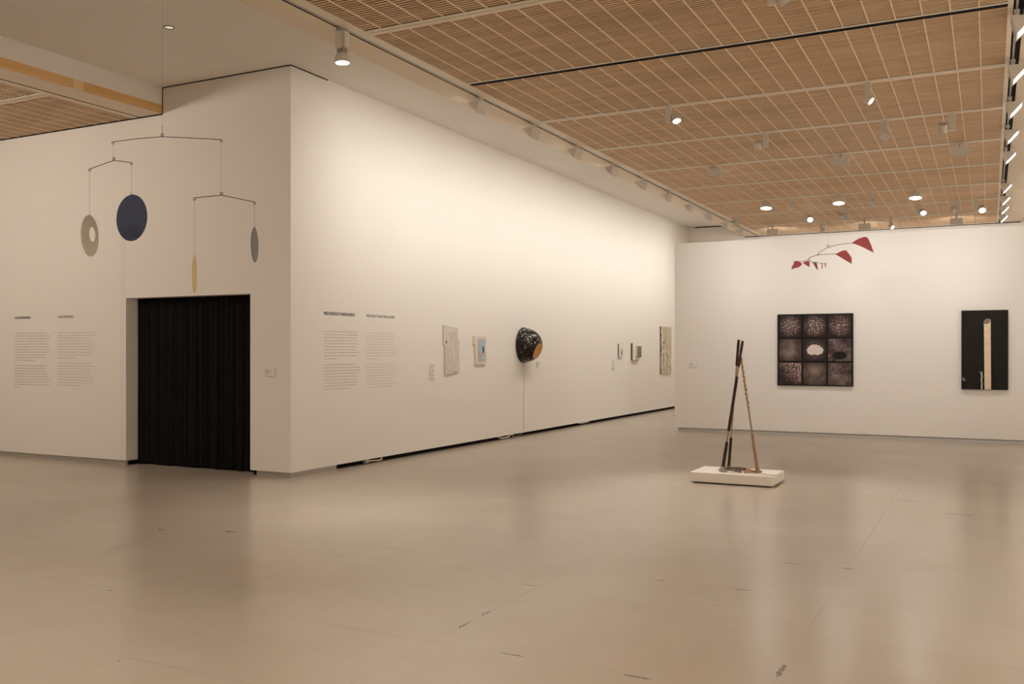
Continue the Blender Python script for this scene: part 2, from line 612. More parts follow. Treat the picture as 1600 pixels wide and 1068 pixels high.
# left bulkhead
struct(MB().box((-2.19, Y_REAR, ZC + .115), (-2.18, 0, ZT)).build('grey_strip2', M_CEIL))
struct(MB().box((-2.192, Y_REAR, ZC), (-2.178, 0, ZC + .115)).build('grey_strip3', M_VENEER))
struct(MB().box((-2.585, Y_REAR, ZC), (-2.192, 0, ZC + .02)).build('grey_strip4', M_BAND))
struct(MB().box((-2.619, Y_REAR, ZC + .004), (-2.586, 0, ZC + .05)).build('grey_strip5', M_BLACK))
struct(MB().box((-2.70, Y_REAR, ZC - .004), (-2.62, 0, ZC + .03)).build('grey_strip6', M_CREAM))
# shadow gaps where walls meet the ceilings
g = MB()
g.box((-2.18, -0.006, ZT - .012), (0.006, 0, ZT - .002))
g.box((0, 0, ZT - .012), (0.006, 0.72, ZT - .002))
g.box((X_OUT, -0.010, ZC - .014), (-2.178, -.0005, ZC - .001))
g.box((-2.178, -0.01, ZC), (-2.172, 0, ZT - .011))
g.box((0.2, Y_END - .006, ZT - .03), (1.6, Y_END, ZT - .004))
g.box((1.6, Y_END - .012, ZC - .02), (8.3, Y_END, ZC - .002))
struct(g.build('grey_strip7', M_BLACK))

# ------------------------------------------------------------------ curtains
M_VELVET = mat('black_velvet', (0.009, 0.0076, 0.0072), 0.85, spec=0.3, noise=0.25, nscale=5, bump=0.05, bscale=200)


def curtain(x0, x1, y, z0, z1, seed, label):
    rnd = random.Random(seed)
    b = MB()
    nx, nz = 150, 26
    ph = [rnd.uniform(0, 6.28) for _ in range(6)]
    fr = [rnd.uniform(5, 7), rnd.uniform(11, 14), rnd.uniform(19, 24)]
    rows = []
    for j in range(nz + 1):
        v = j / nz
        row = []
        for i in range(nx + 1):
            u = i / nx
            k = 0.35 + 0.65 * (1 - v) ** 0.6
            f = (0.5 * math.sin(fr[0] * 2 * u * 3.14159 + ph[0] + .5 * (1 - v)) * k + 0.32 * math.sin(fr[1] * 2 * u * 3.14159 + ph[1] - .4 * v)
                 + 0.22 * math.sin(fr[2] * 2 * u * 3.14159 + ph[2]) * v)
            sx = 0.012 * math.sin(9 * u + ph[3] + 2.2 * v) * (1 - v)
            zb = z0 + 0.012 * math.sin(17 * u + ph[4])
            row.append(b.bm.verts.new((x0 + (x1 - x0) * u + sx, y + 0.032 * f, zb + (z1 - zb) * v)))
        rows.append(row)
    for r0, r1 in zip(rows, rows[1:]):
        for i in range(nx):
            b.bm.faces.new((r0[i], r0[i + 1], r1[i + 1], r1[i]))
    bmesh.ops.solidify(b.bm, geom=b.bm.faces[:], thickness=0.005)
    o = b.build('curtain', M_VELVET, smooth=True)
    tag(o, label, 'curtain', 'black curtains in the doorway')


curtain(D_X0 + .005, -1.655, 0.19, 0.02, 2.30, 3, 'black floor-length curtain beside the grey left jamb of the doorway')
curtain(-1.66, D_X1 + .03, 0.20, 0.02, 2.30, 8, 'black floor-length curtain on the doorway side towards the wall corner')
tag(MB().tube([(D_X0 + .002, .24, 2.29), (D_X1 - .002, .24, 2.29)], 0.012).build('curtain_rod', M_BLACK), 'thin black rod carrying the two black curtains in the doorway', 'curtain rod')


# ------------------------------------------------------------------ wall texts and labels
def text_mesh(body, w, h, weight=0.0):
    cu = bpy.data.curves.new('lettering', 'FONT')
    cu.body = body
    cu.offset = weight
    cu.extrude = 0.0
    to = bpy.data.objects.new('lettering', cu)
    C.objects.link(to)
    bpy.context.view_layer.update()
    me = bpy.data.meshes.new_from_object(to)
    bpy.data.objects.remove(to)
    xs = [v.co.x for v in me.vertices]
    ys = [v.co.y for v in me.vertices]
    sx, sy = w / (max(xs) - min(xs)), h / (max(ys) - min(ys))
    x0, y0 = min(xs), min(ys)
    bm = bmesh.new()
    bm.from_mesh(me)
    for v in bm.verts:
        v.co = Vector(((v.co.x - x0) * sx, (v.co.y - y0) * sy, 0))
    bpy.data.meshes.remove(me)
    return bm


def wall_frame(kind):
    # local text frame (u right, v up, n out of the wall) to world axes
    if kind == 'front':
        return Matrix(((1, 0, 0), (0, 0, -1), (0, 1, 0))).to_4x4()
    if kind == 'left':
        return Matrix(((0, 0, 1), (1, 0, 0), (0, 1, 0))).to_4x4()


def heading(body, w, h, kind, off, m, parent):
    bm = text_mesh(body, w, h)
    mb = MB()
    mb.bm.free()
    mb.bm = bm
    two = bmesh.ops.duplicate(bm, geom=bm.verts[:] + bm.edges[:] + bm.faces[:])['geom']
    for v in two:
        if isinstance(v, bmesh.types.BMVert):
            v.co += Vector((.0035, 0, .0004))
    for v in bm.verts:
        v.co += Vector((off[0], off[1], 0.0012))
    bmesh.ops.transform(bm, matrix=wall_frame(kind), verts=bm.verts)
    return mb.build('heading', m, parent)


def paragraph(rnd, widths, lead, kind, off, m, parent, xh=0.0085):
    """illegibly small lines of print: rows of letter-sized strokes"""
    b = MB()
    for i, wd in enumerate(widths):
        v0 = off[1] - i * lead
        u = 0.0
        while u < wd:
            nl = rnd.choice((1, 2, 2, 3, 4, 5, 6, 7, 8, 9))
            for _ in range(nl):
                if u > wd:
                    break
                lw = rnd.uniform(.004, .0075)
                up = xh * rnd.choice((1, 1, 1, 1.5)) + (0)
                dn = 0 if rnd.random() > .12 else -xh * .4
                st = 0.0026
                q = [(off[0] + u, v0 + dn, .001), (off[0] + u + st, v0 + dn, .001), (off[0] + u + st, v0 + up, .001), (off[0] + u, v0 + up, .001)]
                b.bm.faces.new([b.bm.verts.new(p) for p in q])
                vv = v0 + rnd.choice((0, xh * .4, xh * .75))
                q = [(off[0] + u + st, vv, .001), (off[0] + u + lw, vv, .001), (off[0] + u + lw, vv + st, .001), (off[0] + u + st, vv + st, .001)]
                b.bm.faces.new([b.bm.verts.new(p) for p in q])
                u += lw + .0022
            u += .007
    bmesh.ops.transform(b.bm, matrix=wall_frame(kind), verts=b.bm.verts)
    return b.build('paragraph', m, parent, recalc=False)


def wall_text(label, kind, org, head, hw, hh, cw, body_top, lead, n1, n2, mh, mb_, seed, last):
    t = thing('wall_text', label, 'wall text', org, 0, 'introductory texts on the walls')
    heading(head, hw, hh, kind, (0, 0), mh, t)
    rnd = random.Random(seed)
    ws = [cw * rnd.uniform(.86, 1.0) for _ in range(n1 - 1)] + [cw * last[0]]
    paragraph(rnd, ws, lead, kind, (0, body_top), mb_, t)
    ws = [cw * rnd.uniform(.86, 1.0) for _ in range(n2 - 1)] + [cw * last[1]]
    paragraph(rnd, ws, lead, kind, (0, body_top - (n1 + 0.95) * lead), mb_, t)


wall_text('dark wall text headed CONTEMPORÁNEO on the wall left of the black curtains', 'front', (-5.215, 0, 2.025), 'CONTEMPORÁNEO', 0.36, 0.047, 0.80, -0.215, 0.0395, 11, 9, M_INK, M_INK_BODY, 1, (.55, .12))
wall_text('grey wall text headed CONTEMPORARY beside the black doorway', 'front', (-4.267, 0, 2.024), 'CONTEMPORARY', 0.345, 0.038, 0.78, -0.213, 0.0395, 10, 9, M_INK_GREY, M_INK_PALE, 2, (.52, .58))
wall_text('dark wall text headed PRECEDENTES Y PARALELISMOS on the long wall near its corner', 'left', (0, 0.640, 2.020), 'PRECEDENTES Y PARALELISMOS', 0.655, 0.043, 0.78, -0.215, 0.0395, 10, 9, M_INK, M_INK_BODY, 3, (.36, .72))
wall_text('grey wall text headed PRECEDENTS AND PARALLELISMS on the long wall', 'left', (0, 1.561, 2.022), 'PRECEDENTS AND PARALLELISMS', 0.675, 0.038, 0.76, -0.222, 0.0395, 10, 9, M_INK_GREY, M_INK_PALE, 4, (.34, .82))


def placard(label, org, kind, w=0.155, h=0.10, seed=0):
    t = thing('wall_label', label, 'wall label', org, 0, 'small white wall labels')
    b = MB().box((0, 0, 0), (w, h, 0.020))
    bmesh.ops.transform(b.bm, matrix=wall_frame(kind), verts=b.bm.verts)
    b.bevel(0.0012, 1)
    b.build('card', M_CARD, t)
    rnd = random.Random(seed)
    b = MB()
    for i in range(5):
        u = .012
        wd = w * rnd.uniform(.35, .8)
        while u < wd:
            l = rnd.uniform(.006, .018)
            q = [(u, h - .022 - i * .013, .0206), (u + l, h - .022 - i * .013, .0206), (u + l, h - .017 - i * .013, .0206), (u, h - .017 - i * .013, .0206)]
            b.bm.faces.new([b.bm.verts.new(p) for p in q])
            u += l + .004
    bmesh.ops.transform(b.bm, matrix=wall_frame(kind), verts=b.bm.verts)
    b.build('lettering', M_INK_GREY, t, recalc=False)


placard('small white wall label on the wall between the black curtain and the corner', (-0.40, 0, 1.243), 'front', seed=1)
placard('upper of two small white labels beside the irregular line-drawn panel', (0, 3.173, 1.264), 'left', seed=2)
placard('lower of two small white labels beside the irregular line-drawn panel', (0, 3.173, 1.140), 'left', seed=3)
placard('small white wall label just past the black dome', (0, 6.95, 1.262), 'left', seed=4)
placard('upper of two small white labels left of the two small relief panels', (0, 10.897, 1.267), 'left', w=.16, seed=5)
placard('lower of two small white labels left of the two small relief panels', (0, 10.897, 1.148), 'left', w=.16, seed=6)
placard('small white wall label on the partition left of the nine-photograph panel', (2.423, Y_MID, 1.249), 'front', seed=7)
placard('small white wall label just right of the speckled striped panel', (0, 15.55, 1.20), 'left', seed=8)


# ------------------------------------------------------------------ works on the long wall
def yz(px, py, x):
    p = on(px, py, 0, x)
    return (p.y, p.z)


def panel_poly(name, m, parent, pts, x0, x1, org, bev=0.004):
    b = MB().prism([(x0 - org[0], p[0] - org[1], p[1] - org[2]) for p in pts], (x1 - x0, 0, 0))
    if bev:
        b.bevel(bev, 2)
    return b.build(name, m, parent)


M_CANVAS = mat('off_white_lacquer', (0.77, 0.735, 0.67), 0.5, noise=0.03, nscale=10)
M_LINE = mat('thin_grey_line', (0.40, 0.36, 0.30), 0.6, noise=0.1)
M_TONE = mat('warm_grey_tone', (0.60, 0.55, 0.475), 0.6, noise=0.03)

org = (0, 3.83, 1.57)
M_CANVAS_G = mat('greyed_lacquer', (0.65, 0.61, 0.54), 0.5, noise=0.03, nscale=10)
t = thing('shaped_panel', 'irregular off-white panel drawn with thin grey lines on the long wall', 'artwork', org)
d = 0.022
pts = [yz(*p, d) for p in ((693.4, 507.8), (714.6, 513.3), (714.8, 528.9), (716.9, 530), (717.1, 580.5), (708.5, 580.9), (706.3, 583.2), (695.7, 584.5), (695.5, 540), (693.4, 538.2))]
panel_poly('panel', M_CANVAS_G, t, pts, 0.0, d, org, .002)
b = MB()


def line_on(b, x, org, p0, p1, wd=0.007):
    a, c = Vector((x, *p0)) - Vector(org), Vector((x, *p1)) - Vector(org)
    dr = (c - a).normalized()
    n = Vector((1, 0, 0)).cross(dr) * wd / 2
    b.prism([a - n, c - n, c + n, a + n], (0.0015, 0, 0))


def zz(u, v):  # pixel in the enlarged view of the shaped panel
    return yz(685 + u / 11.25, 500 + v / 11.25, d)


for s in (((145, 205), (150, 610)), ((150, 610), (150, 875)), ((150, 875), (235, 890)), ((185, 230), (250, 450)), ((190, 215), (280, 215)), ((280, 215), (270, 330)),
          ((270, 330), (310, 550)), ((300, 210), (318, 400)), ((318, 400), (305, 545)), ((305, 545), (350, 580)), ((175, 470), (180, 740)), ((180, 740), (285, 800)),
          ((230, 560), (232, 700)), ((232, 700), (180, 740)), ((260, 640), (262, 780)), ((200, 450), (230, 560)), ((170, 240), (215, 255)), ((265, 860), (330, 640)),
          ((275, 905), (335, 915)), ((275, 895), (345, 900)), ((160, 330), (185, 345)), ((310, 430), (312, 340))):
    line_on(b, d, org, zz(*s[0]), zz(*s[1]), 0.0045)
for k in range(len(pts)):
    line_on(b, d, org, pts[k], pts[(k + 1) % len(pts)], 0.006)
b.build('line_drawing', M_LINE, t)
b = MB()
b.prism([(d - org[0], p[0] - org[1], p[1] - org[2]) for p in (zz(215, 225), zz(278, 222), zz(262, 365), zz(215, 345))], (0.001, 0, 0))
b.build('tinted_shape', M_TONE, t)
c0 = zz(140, 382)
b = MB().lathe([(0, 0.004), (0.017, 0.004), (0.017, 0)], Matrix.Translation((d, c0[0] - org[1], c0[1] - org[2])) @ Matrix.Rotation(math.pi / 2, 4, 'Y'), 18)
b.build('black_dot', M_BLACK, t)

M_BLUE = mat('pale_blue_paint', (0.40, 0.47, 0.56), 0.5, noise=0.04)
M_PINK = mat('pink_paint', (0.60, 0.36, 0.34), 0.5, noise=0.05)
M_FRAME = mat('cream_frame', (0.69, 0.62, 0.50), 0.5, noise=0.03)
org = (0, 4.79, 1.56)
t = thing('shaped_panel', 'shaped cream panel with a pale blue field next to the black dome', 'artwork', org)
d = 0.03


def zb(u, v):
    return yz(735 + u / 16.43, 515 + v / 16.43, d)


panel_poly('frame', M_FRAME, t, [zb(*p) for p in ((97, 165), (408, 165), (406, 562), (426, 592), (416, 885), (143, 890), (132, 432), (97, 378))], 0, d, org, 0.006)
panel_poly('blue_field', M_BLUE, t, [zb(*p) for p in ((196, 240), (376, 240), (376, 812), (200, 815))], d, d + .004, org, 0)
panel_poly('black_bar', M_BLACK, t, [zb(*p) for p in ((310, 430), (330, 430), (330, 590), (312, 592))], d + .004, d + .009, org, 0)
panel_poly('pink_square', M_PINK, t, [zb(*p) for p in ((214, 568), (290, 568), (290, 660), (214, 662))], d + .004, d + .009, org, 0)
panel_poly('cream_chip', M_FRAME, t, [zb(*p) for p in ((322, 685), (342, 700), (345, 742), (312, 740))], d + .004, d + .007, org, 0)


# black dome lamp with a cut amber face
def dome_mat():
    g = NT('black_mosaic')
    v = g.t.nodes.new('ShaderNodeTexVoronoi')
    v.inputs['Scale'].default_value = 54
    g.t.links.new(g.P, v.inputs['Vector'])
    rnd = g.t.nodes.new('ShaderNodeSeparateXYZ')
    g.t.links.new(v.outputs['Color'], rnd.inputs[0])
    # a few white tesserae, denser in a cluster on the upper flank
    n = g.noise(5.5, 2)
    cl = g.ramp(g.math('ADD', n, g.math('MULTIPLY', g.Z, 1.3)), 0.50, 0.78)
    thr = g.math('SUBTRACT', 0.965, g.math('MULTIPLY', cl, 0.22))
    k = g.math('MULTIPLY', g.math('GREATER_THAN', rnd.outputs[0], thr), g.math('LESS_THAN', v.outputs['Distance'], 0.40))
    col = g.mix(k, g.mix(rnd.outputs[1], (0.006, 0.0045, 0.0035), (0.018, 0.013, 0.009)), (0.85, 0.83, 0.80))
    g.bump(g.math('MULTIPLY', v.outputs['Distance'], 1.0), 0.15, 0.006)
    return g.out(col, 0.22, 0.3)


M_DOME = dome_mat()
M_AMBER = mat('amber_face', (0.52, 0.25, 0.06), 0.35, noise=0.08, nscale=12)
M_BRONZE = mat('dark_rim', (0.02, 0.015, 0.012), 0.35, noise=0.1)
org = (0, 6.415, 1.665)
t = thing('dome_sculpture', 'glossy black speckled dome with an amber cut face on the long wall', 'sculpture', org)
R, H = 0.315, 0.338
prof = []
CUT = 0.80
axis = Vector((1, -0.10, -0.10)).normalized()
mt = Matrix.Translation((0.0, 0, 0)) @ Vector((0, 0, 1)).rotation_difference(Vector((1, 0, 0))).to_matrix().to_4x4()
b = MB()
rings = []
for i in range(25):
    a = i / 24 * math.pi / 2
    prof.append((max(R * math.cos(a) ** 0.85, 0), 0.012 + H * math.sin(a)))
prof[-1] = (0, prof[-1][1])
b.lathe([(0, 0.002), (R * .97, 0.002)] + prof, mt, 56)
# slice off the tip with an oblique plane
cn = Vector((1, 0.03, -0.42)).normalized()
cp = Vector((0.304, -0.02, -0.072))
res = bmesh.ops.bisect_plane(b.bm, geom=b.bm.verts[:] + b.bm.edges[:] + b.bm.faces[:], plane_co=cp, plane_no=cn, clear_outer=True)
cut_edges = [e for e in res['geom_cut'] if isinstance(e, bmesh.types.BMEdge)]
loop = [v.co.copy() for v in res['geom_cut'] if isinstance(v, bmesh.types.BMVert)]
b.build('shell', M_DOME, t, smooth=True)
cc = sum(loop, Vector()) / len(loop)
u = cn.orthogonal().normalized()
wv = cn.cross(u)
loop.sort(key=lambda q: math.atan2((q - cc).dot(wv), (q - cc).dot(u)))
b = MB().prism([p for p in loop], cn * 0.003)
b.build('amber_face', M_AMBER, t)
b = MB().lathe([(R + .0, 0.0), (R + .013, 0.004), (R + .013, 0.014), (R - .004, 0.022), (R - .02, 0.0)], mt, 56)
b.build('rim', M_BRONZE, t, smooth=True)
M_CORD = mat('brown_cord', (0.44, 0.34, 0.27), 0.6, noise=0.05)
M_HOSE = mat('cream_hose', (0.62, 0.55, 0.43), 0.45, noise=0.06)
pts = [Vector((0.008, 0, -0.32)), Vector((0.005, 0.0, -0.9)), Vector((0.005, 0.002, -1.5)), Vector((0.005, 0, -1.582)), Vector((-0.01, -0.03, -1.62)), Vector((-0.02, -0.2, -1.645)), Vector((-0.02, -0.42, -1.648))]
MB().tube(pts, 0.0032).build('power_cord', M_CORD, t, smooth=True)

# two small reliefs
M_DKWOOD = mat('dark_wood_edge', (0.10, 0.055, 0.025), 0.5, noise=0.2, nscale=10)
org = (0, 11.43, 1.57)
d = 0.035
t = thing('small_relief', 'small white relief panel with a grey knot, smaller of the pair', 'artwork', org, 0, 'small relief panels on the long wall')
y0, y1, z0, z1 = -0.13, 0.13, -0.155, 0.155
MB().box((0, y0, z0), (d - .010, y1, z1)).build('stretcher', M_DKWOOD, t)
MB().box((d - .010, y0, z0), (d, y1, z1)).bevel(.003).build('face', M_CANVAS, t)
b = MB()
rnd = random.Random(5)
for i in range(9):
    a0 = rnd.uniform(0, 6.28)
    c = Vector((d + .004, rnd.uniform(-.02, .06), rnd.uniform(-.09, .01)))
    q = [c + Vector((0.004 * math.sin(3 * s_ + a0), 0.04 * math.cos(s_ * .7 + a0), 0.05 * math.sin(s_ * .9 + a0 * 2))) for s_ in [k * .35 for k in range(9)]]
    b.tube(q, .004, 5)
b.build('wire_knot', M_LINE, t, smooth=True)

org = (0, 12.43, 1.545)
d = 0.06
t = thing('small_relief', 'small white box relief with a grid of dark dots, deeper of the pair', 'artwork', org, 0, 'small relief panels on the long wall')
MB().box((0, -.25, -.20), (d - .02, .25, .20)).build('box_frame', M_DKWOOD, t)
MB().box((d - .02, -.25, -.20), (d, .25, .20)).bevel(.003).build('face', M_CANVAS, t)
MB().box((d, -.08, -.14), (d + .035, .24, .14)).build('relief_plate', M_FRAME, t)
b = MB()
for r_ in range(6):
    for c_ in range(6):
        p = Vector((d + .035, -.05 + c_ * .05, .11 - r_ * .045))
        b.lathe([(0, 0.014), (.014, 0.010), (.016, 0)], Matrix.Translation(p) @ Matrix.Rotation(math.pi / 2, 4, 'Y'), 10)
dots = b.build('dots', mat('dark_dots', (0.07, 0.055, 0.05), 0.5, noise=0.3), t)
dots['label'] = 'rows of small dark studs'


def stripe_mat():
    g = NT('speckled_stripes')
    st = g.noise(1.0, 4, g.comb(0.0, g.math('MULTIPLY', g.Y, 26.0), g.math('MULTIPLY', g.Z, 1.6)), rough=0.7)
    bl = g.noise(1.0, 3, g.comb(0.0, g.math('MULTIPLY', g.Y, 16.0), g.math('MULTIPLY', g.Z, 9.0)))
    col = g.mix(g.ramp(st, 0.50, 0.56), (0.74, 0.65, 0.49), (0.22, 0.17, 0.12))
    col = g.mix(g.ramp(bl, 0.60, 0.66), col, (0.62, 0.42, 0.16))
    v = g.voronoi(1.0, g.comb(0.0, g.math('MULTIPLY', g.Y, 11.0), g.math('MULTIPLY', g.Z, 11.0)))
    pick = g.noise(2.1, 2)
    col = g.mix(g.math('MULTIPLY', g.math('LESS_THAN', v, 0.30), g.math('GREATER_THAN', pick, 0.50)), col, (0.03, 0.03, 0.03))
    col = g.mix(g.math('MULTIPLY', g.ramp(g.noise(9, 2), 0.62, 0.68), 0.8), col, (0.15, 0.22, 0.17))
    return g.out(col, 0.5, 0.4)


org = (0.004, 14.80, 1.58)
d = 0.035
t = thing('striped_panel', 'tall speckled two-board panel with dark edge at the far end of the long wall', 'artwork', org)
M_STRIPE = stripe_mat()
MB().box((0, -.42, -.62), (d - .015, .42, .62)).build('backing', M_DKWOOD, t)
MB().box((d - .015, -.42, -.62), (d, -.01, .62)).bevel(.003).build('board', M_STRIPE, t)
MB().box((d - .015, .01, -.62), (d, .42, .62)).bevel(.003).build('board', M_STRIPE, t)

# hose ends lying in the gap under the long wall
h = thing('hose_end', 'cream hose end with a valve, in the wall gap nearest the corner', 'hose', (0, 1.95, 0), 0, 'hose ends in the gap under the long wall')
MB().tube([(-.03, -.32, .035), (-.025, -.20, .030), (-.02, -.08, .026), (-.02, -.02, .026), (-.025, .015, .036), (-.04, .015, .055), (-.06, 0, .065)], .011, 10).build('hose', M_HOSE, h, smooth=True)
MB().tube([(-.03, -.40, .036), (-.03, -.32, .035)], [.028, .03], 12).tube([(-.03, -.32, .035), (-.03, -.29, .035)], .02, 12).build('valve', M_RAIL, h, smooth=True)
h2 = thing('hose_end', 'coiled cream hose end in the wall gap below the dome cord', 'hose', (0, 5.74, 0), 0, 'hose ends in the gap under the long wall')
MB().tube([(-.03, -.22, .06), (-.02, -.2, .03), (-.015, -.05, .022), (-.015, .12, .03), (-.03, .2, .055), (-.05, .26, .06), (-.04, .32, .045)], .013, 10).build('hose', M_HOSE, h2, smooth=True)
MB().tube([(-.05, -.26, .058), (-.03, -.22, .058)], .024, 12).build('valve', M_RAIL, h2, smooth=True)
h3 = thing('hose_end', 'short cream hose end far along the wall gap, past the dome', 'hose', (0, 9.30, 0), 0, 'hose ends in the gap under the long wall')
MB().tube([(-.04, -.25, .06), (-.02, -.12, .045), (-.02, .1, .045), (-.04, .28, .05)], .014, 10).build('hose', M_HOSE, h3, smooth=True)
MB().tube([(-.05, .25, .05), (-.03, .32, .05)], .022, 12).build('valve', M_RAIL, h3, smooth=True)


# ------------------------------------------------------------------ works on the partition
def photo_mat(i):
    g = NT('photo_print')
    cen = g.math('SQRT', g.math('ADD', g.math('MULTIPLY', g.X, g.X), g.math('MULTIPLY', g.Z, g.Z)))
    fall = g.ramp(cen, 0.21, 0.05)
    lo, mid, hi = (0.026, 0.018, 0.017), (0.115, 0.076, 0.070), (0.58, 0.45, 0.41)
    if i in (0, 1, 2):
        v = g.voronoi(44 if i else 52, feature='SMOOTH_F1')
        k = g.math('MULTIPLY', g.ramp(g.noise(36, 3, g.mapping((1, 1, 1), (i * 3, 0, i))), 0.53, 0.62), fall)
        col = g.mix(fall, lo, mid)
        col = g.mix(k, col, hi)
        if i == 2:
            col = g.mix(g.math('MULTIPLY', g.ramp(v, 0.5, 0.3), 0.5), col, (0.05, 0.015, 0.013))
    elif i in (3, 7):
        fall = g.math('MULTIPLY', g.ramp(g.noise(5, 3, g.mapping((1, 1, 1), (i, 0, 2))), 0.30, 0.60), g.ramp(cen, 0.25, 0.06))
        col = g.mix(fall, (0.05, 0.032, 0.027), (0.27, 0.20, 0.165))
        col = g.mix(g.math('MULTIPLY', g.ramp(g.noise(55, 3), 0.55, 0.65), 0.8), col, lo)
    elif i == 4:
        col = g.mix(g.math('MULTIPLY', g.ramp(g.noise(60, 4), 0.45, 0.65), fall), lo, (0.32, 0.23, 0.21))
    elif i in (5, 8):
        w_ = g.voronoi(27 if i == 5 else 31, g.mapping((1, 1, 1.3), (0, 0, 0), (0, 0.6, 0)), rand=0.25)
        sh = g.ramp(g.noise(4, 3, g.mapping((1, 1, 1), (2 + i, 0, 7))), 0.36, 0.62)
        col = g.mix(g.math('MULTIPLY', g.ramp(w_, 0.6, 0.25), sh), (0.035, 0.022, 0.022), (0.38, 0.28, 0.265))
    else:
        e = g.voronoi(15, g.mapping((1, 1, 1.7), (0, 0, 0), (0, -.3, 0)), feature='DISTANCE_TO_EDGE')
        sh = g.ramp(g.math('ADD', g.math('ADD', g.X, g.Z), g.math('MULTIPLY', g.noise(6, 2), 0.25)), -0.02, 0.36)
        col = g.mix(g.ramp(e, 0.03, 0.12), (0.018, 0.010, 0.010), g.mix(sh, (0.06, 0.034, 0.032), (0.44, 0.29, 0.27)))
    if i in (5,):
        ex = g.math('ADD', g.math('POWER', g.math('ABSOLUTE', g.math('DIVIDE', g.math('SUBTRACT', g.X, 0.0), 0.13)), 2.0), g.math('POWER', g.math('ABSOLUTE', g.math('DIVIDE', g.math('ADD', g.Z, 0.10), 0.075)), 2.0))
        col = g.mix(g.ramp(ex, 1.3, 0.6), col, (0.012, 0.010, 0.010))
    return g.out(col, 0.45, 0.12)


x0, x1, z0, z1 = 4.111, 5.441, 0.920, 2.236
org = ((x0 + x1) / 2, Y_MID - .004, (z0 + z1) / 2)
t = thing('photo_panel', 'square black panel of nine dark photographs on the partition wall', 'artwork', org)
hw, hh = (x1 - x0) / 2, (z1 - z0) / 2
MB().box((-hw, -.04, -hh), (hw, 0, hh)).bevel(.004).build('backing_panel', mat('black_backing', (0.012, 0.010, 0.009), 0.5, spec=0.12, noise=0.1), t)
cell = 2 * hw / 3
for r_ in range(3):
    for c_ in range(3):
        o = MB().box((-.20, -.003, -.20), (.20, 0, .20)).build('photograph', photo_mat(r_ * 3 + c_), t)
        o.location = ((c_ - 1) * cell * .985, -.0405, (1 - r_) * cell * .985)
        if r_ * 3 + c_ == 4:
            o['label'] = 'photograph with two pale rounded forms'
            b = MB()
            for sx, wd in ((-.052, .078), (.048, .10)):
                prof = []
                for k in range(26):
                    a = 2 * math.pi * k / 26
                    rr = 1 + .07 * math.sin(3 * a + sx * 30) + .04 * math.sin(7 * a)
                    prof.append((sx + wd * rr * math.cos(a), -.0045 if sx < 0 else -.0052, .0 + .092 * rr * math.sin(a) - .012 * math.cos(a) * (1 if sx > 0 else -1)))
                b.prism(prof, (0, .0014 if sx > 0 else .0010, 0))
            b.build('pale_form', mat('pale_print', (0.52, 0.45, 0.42) if sx < 0 else (0.66, 0.57, 0.53), 0.5, spec=.15, noise=0.12, nscale=30), o)

x0, x1, z0, z1 = 7.19, 7.895, 0.905, 2.246
org = ((x0 + x1) / 2, Y_MID - .004, (z0 + z1) / 2)
t = thing('black_painting', 'tall black painting with a pale wooden post, on the partition', 'artwork', org)
hw, hh = (x1 - x0) / 2, (z1 - z0) / 2
M_PAINTING = mat('black_paint', (0.013, 0.011, 0.0095), 0.5, spec=0.12, noise=0.25, nscale=4)
M_POST = mat('pale_post', (0.70, 0.56, 0.38), 0.6, noise=0.10, nscale=14, bump=0.1)
MB().box((-hw, -.05, -hh), (hw, 0, hh)).bevel(.003).build('canvas', M_PAINTING, t)
MB().prism([(0.000, -.05, -hh + .002), (0.098, -.05, -hh + .002), (0.092, -.05, .505), (0.070, -.05, .525), (0.018, -.05, .52), (-.010, -.05, .485)], (0, -.012, 0)).bevel(.002, 1).build('painted_post', M_POST, t)
MB().prism([(-.012, -.062, .45), (.012, -.062, .435), (.055, -.062, .442), (.088, -.062, .47), (.088, -.062, .505), (.068, -.062, .523), (.02, -.062, .518), (-.01, -.062, .49)], (0, -.004, 0)).build('post_top', mat('brown_top', (0.22, 0.15, 0.12), 0.6, noise=0.2), t)
rnd = random.Random(3)
MB().tube([(-.042 + rnd.uniform(-.006, .006), -.053, -hh + .003 + k * .03) for k in range(11)], [.012 + rnd.uniform(-.003, .004) for _ in range(11)], 8).tube([(-.042, -.053, -.395), (-.075, -.053, -.37), (-.08, -.053, -.38)], .006, 6).build('twig', mat('birch_bark', (0.42, 0.42, 0.36), 0.7, noise=0.4, nscale=40), t, smooth=True)
MB().prism([(-.345, -.05, -.47), (-.315, -.05, -.475), (-.29, -.05, -.505), (-.30, -.05, -.53), (-.325, -.05, -.525), (-.33, -.05, -.50)], (0, -.004, 0)).build('violet_mark', mat('violet_grey', (0.22, 0.20, 0.24), 0.6, noise=0.1), t)

# ------------------------------------------------------------------ plinth and hoes
M_PLINTH = mat('white_plinth', (0.80, 0.755, 0.67), 0.55, noise=0.01)
t = thing('plinth', 'low white rectangular plinth on the concrete floor under three hoes', 'plinth', (4.945, 2.17, 0))
MB().box((-.485, -.325, .018), (.485, .325, .125)).bevel(.003).build('slab', M_PLINTH, t)
MB().box((-.45, -.29, 0), (.45, .29, .018)).build('recessed_foot', mat('plinth_foot', (0.10, 0.085, 0.07), 0.7, noise=0.1), t)

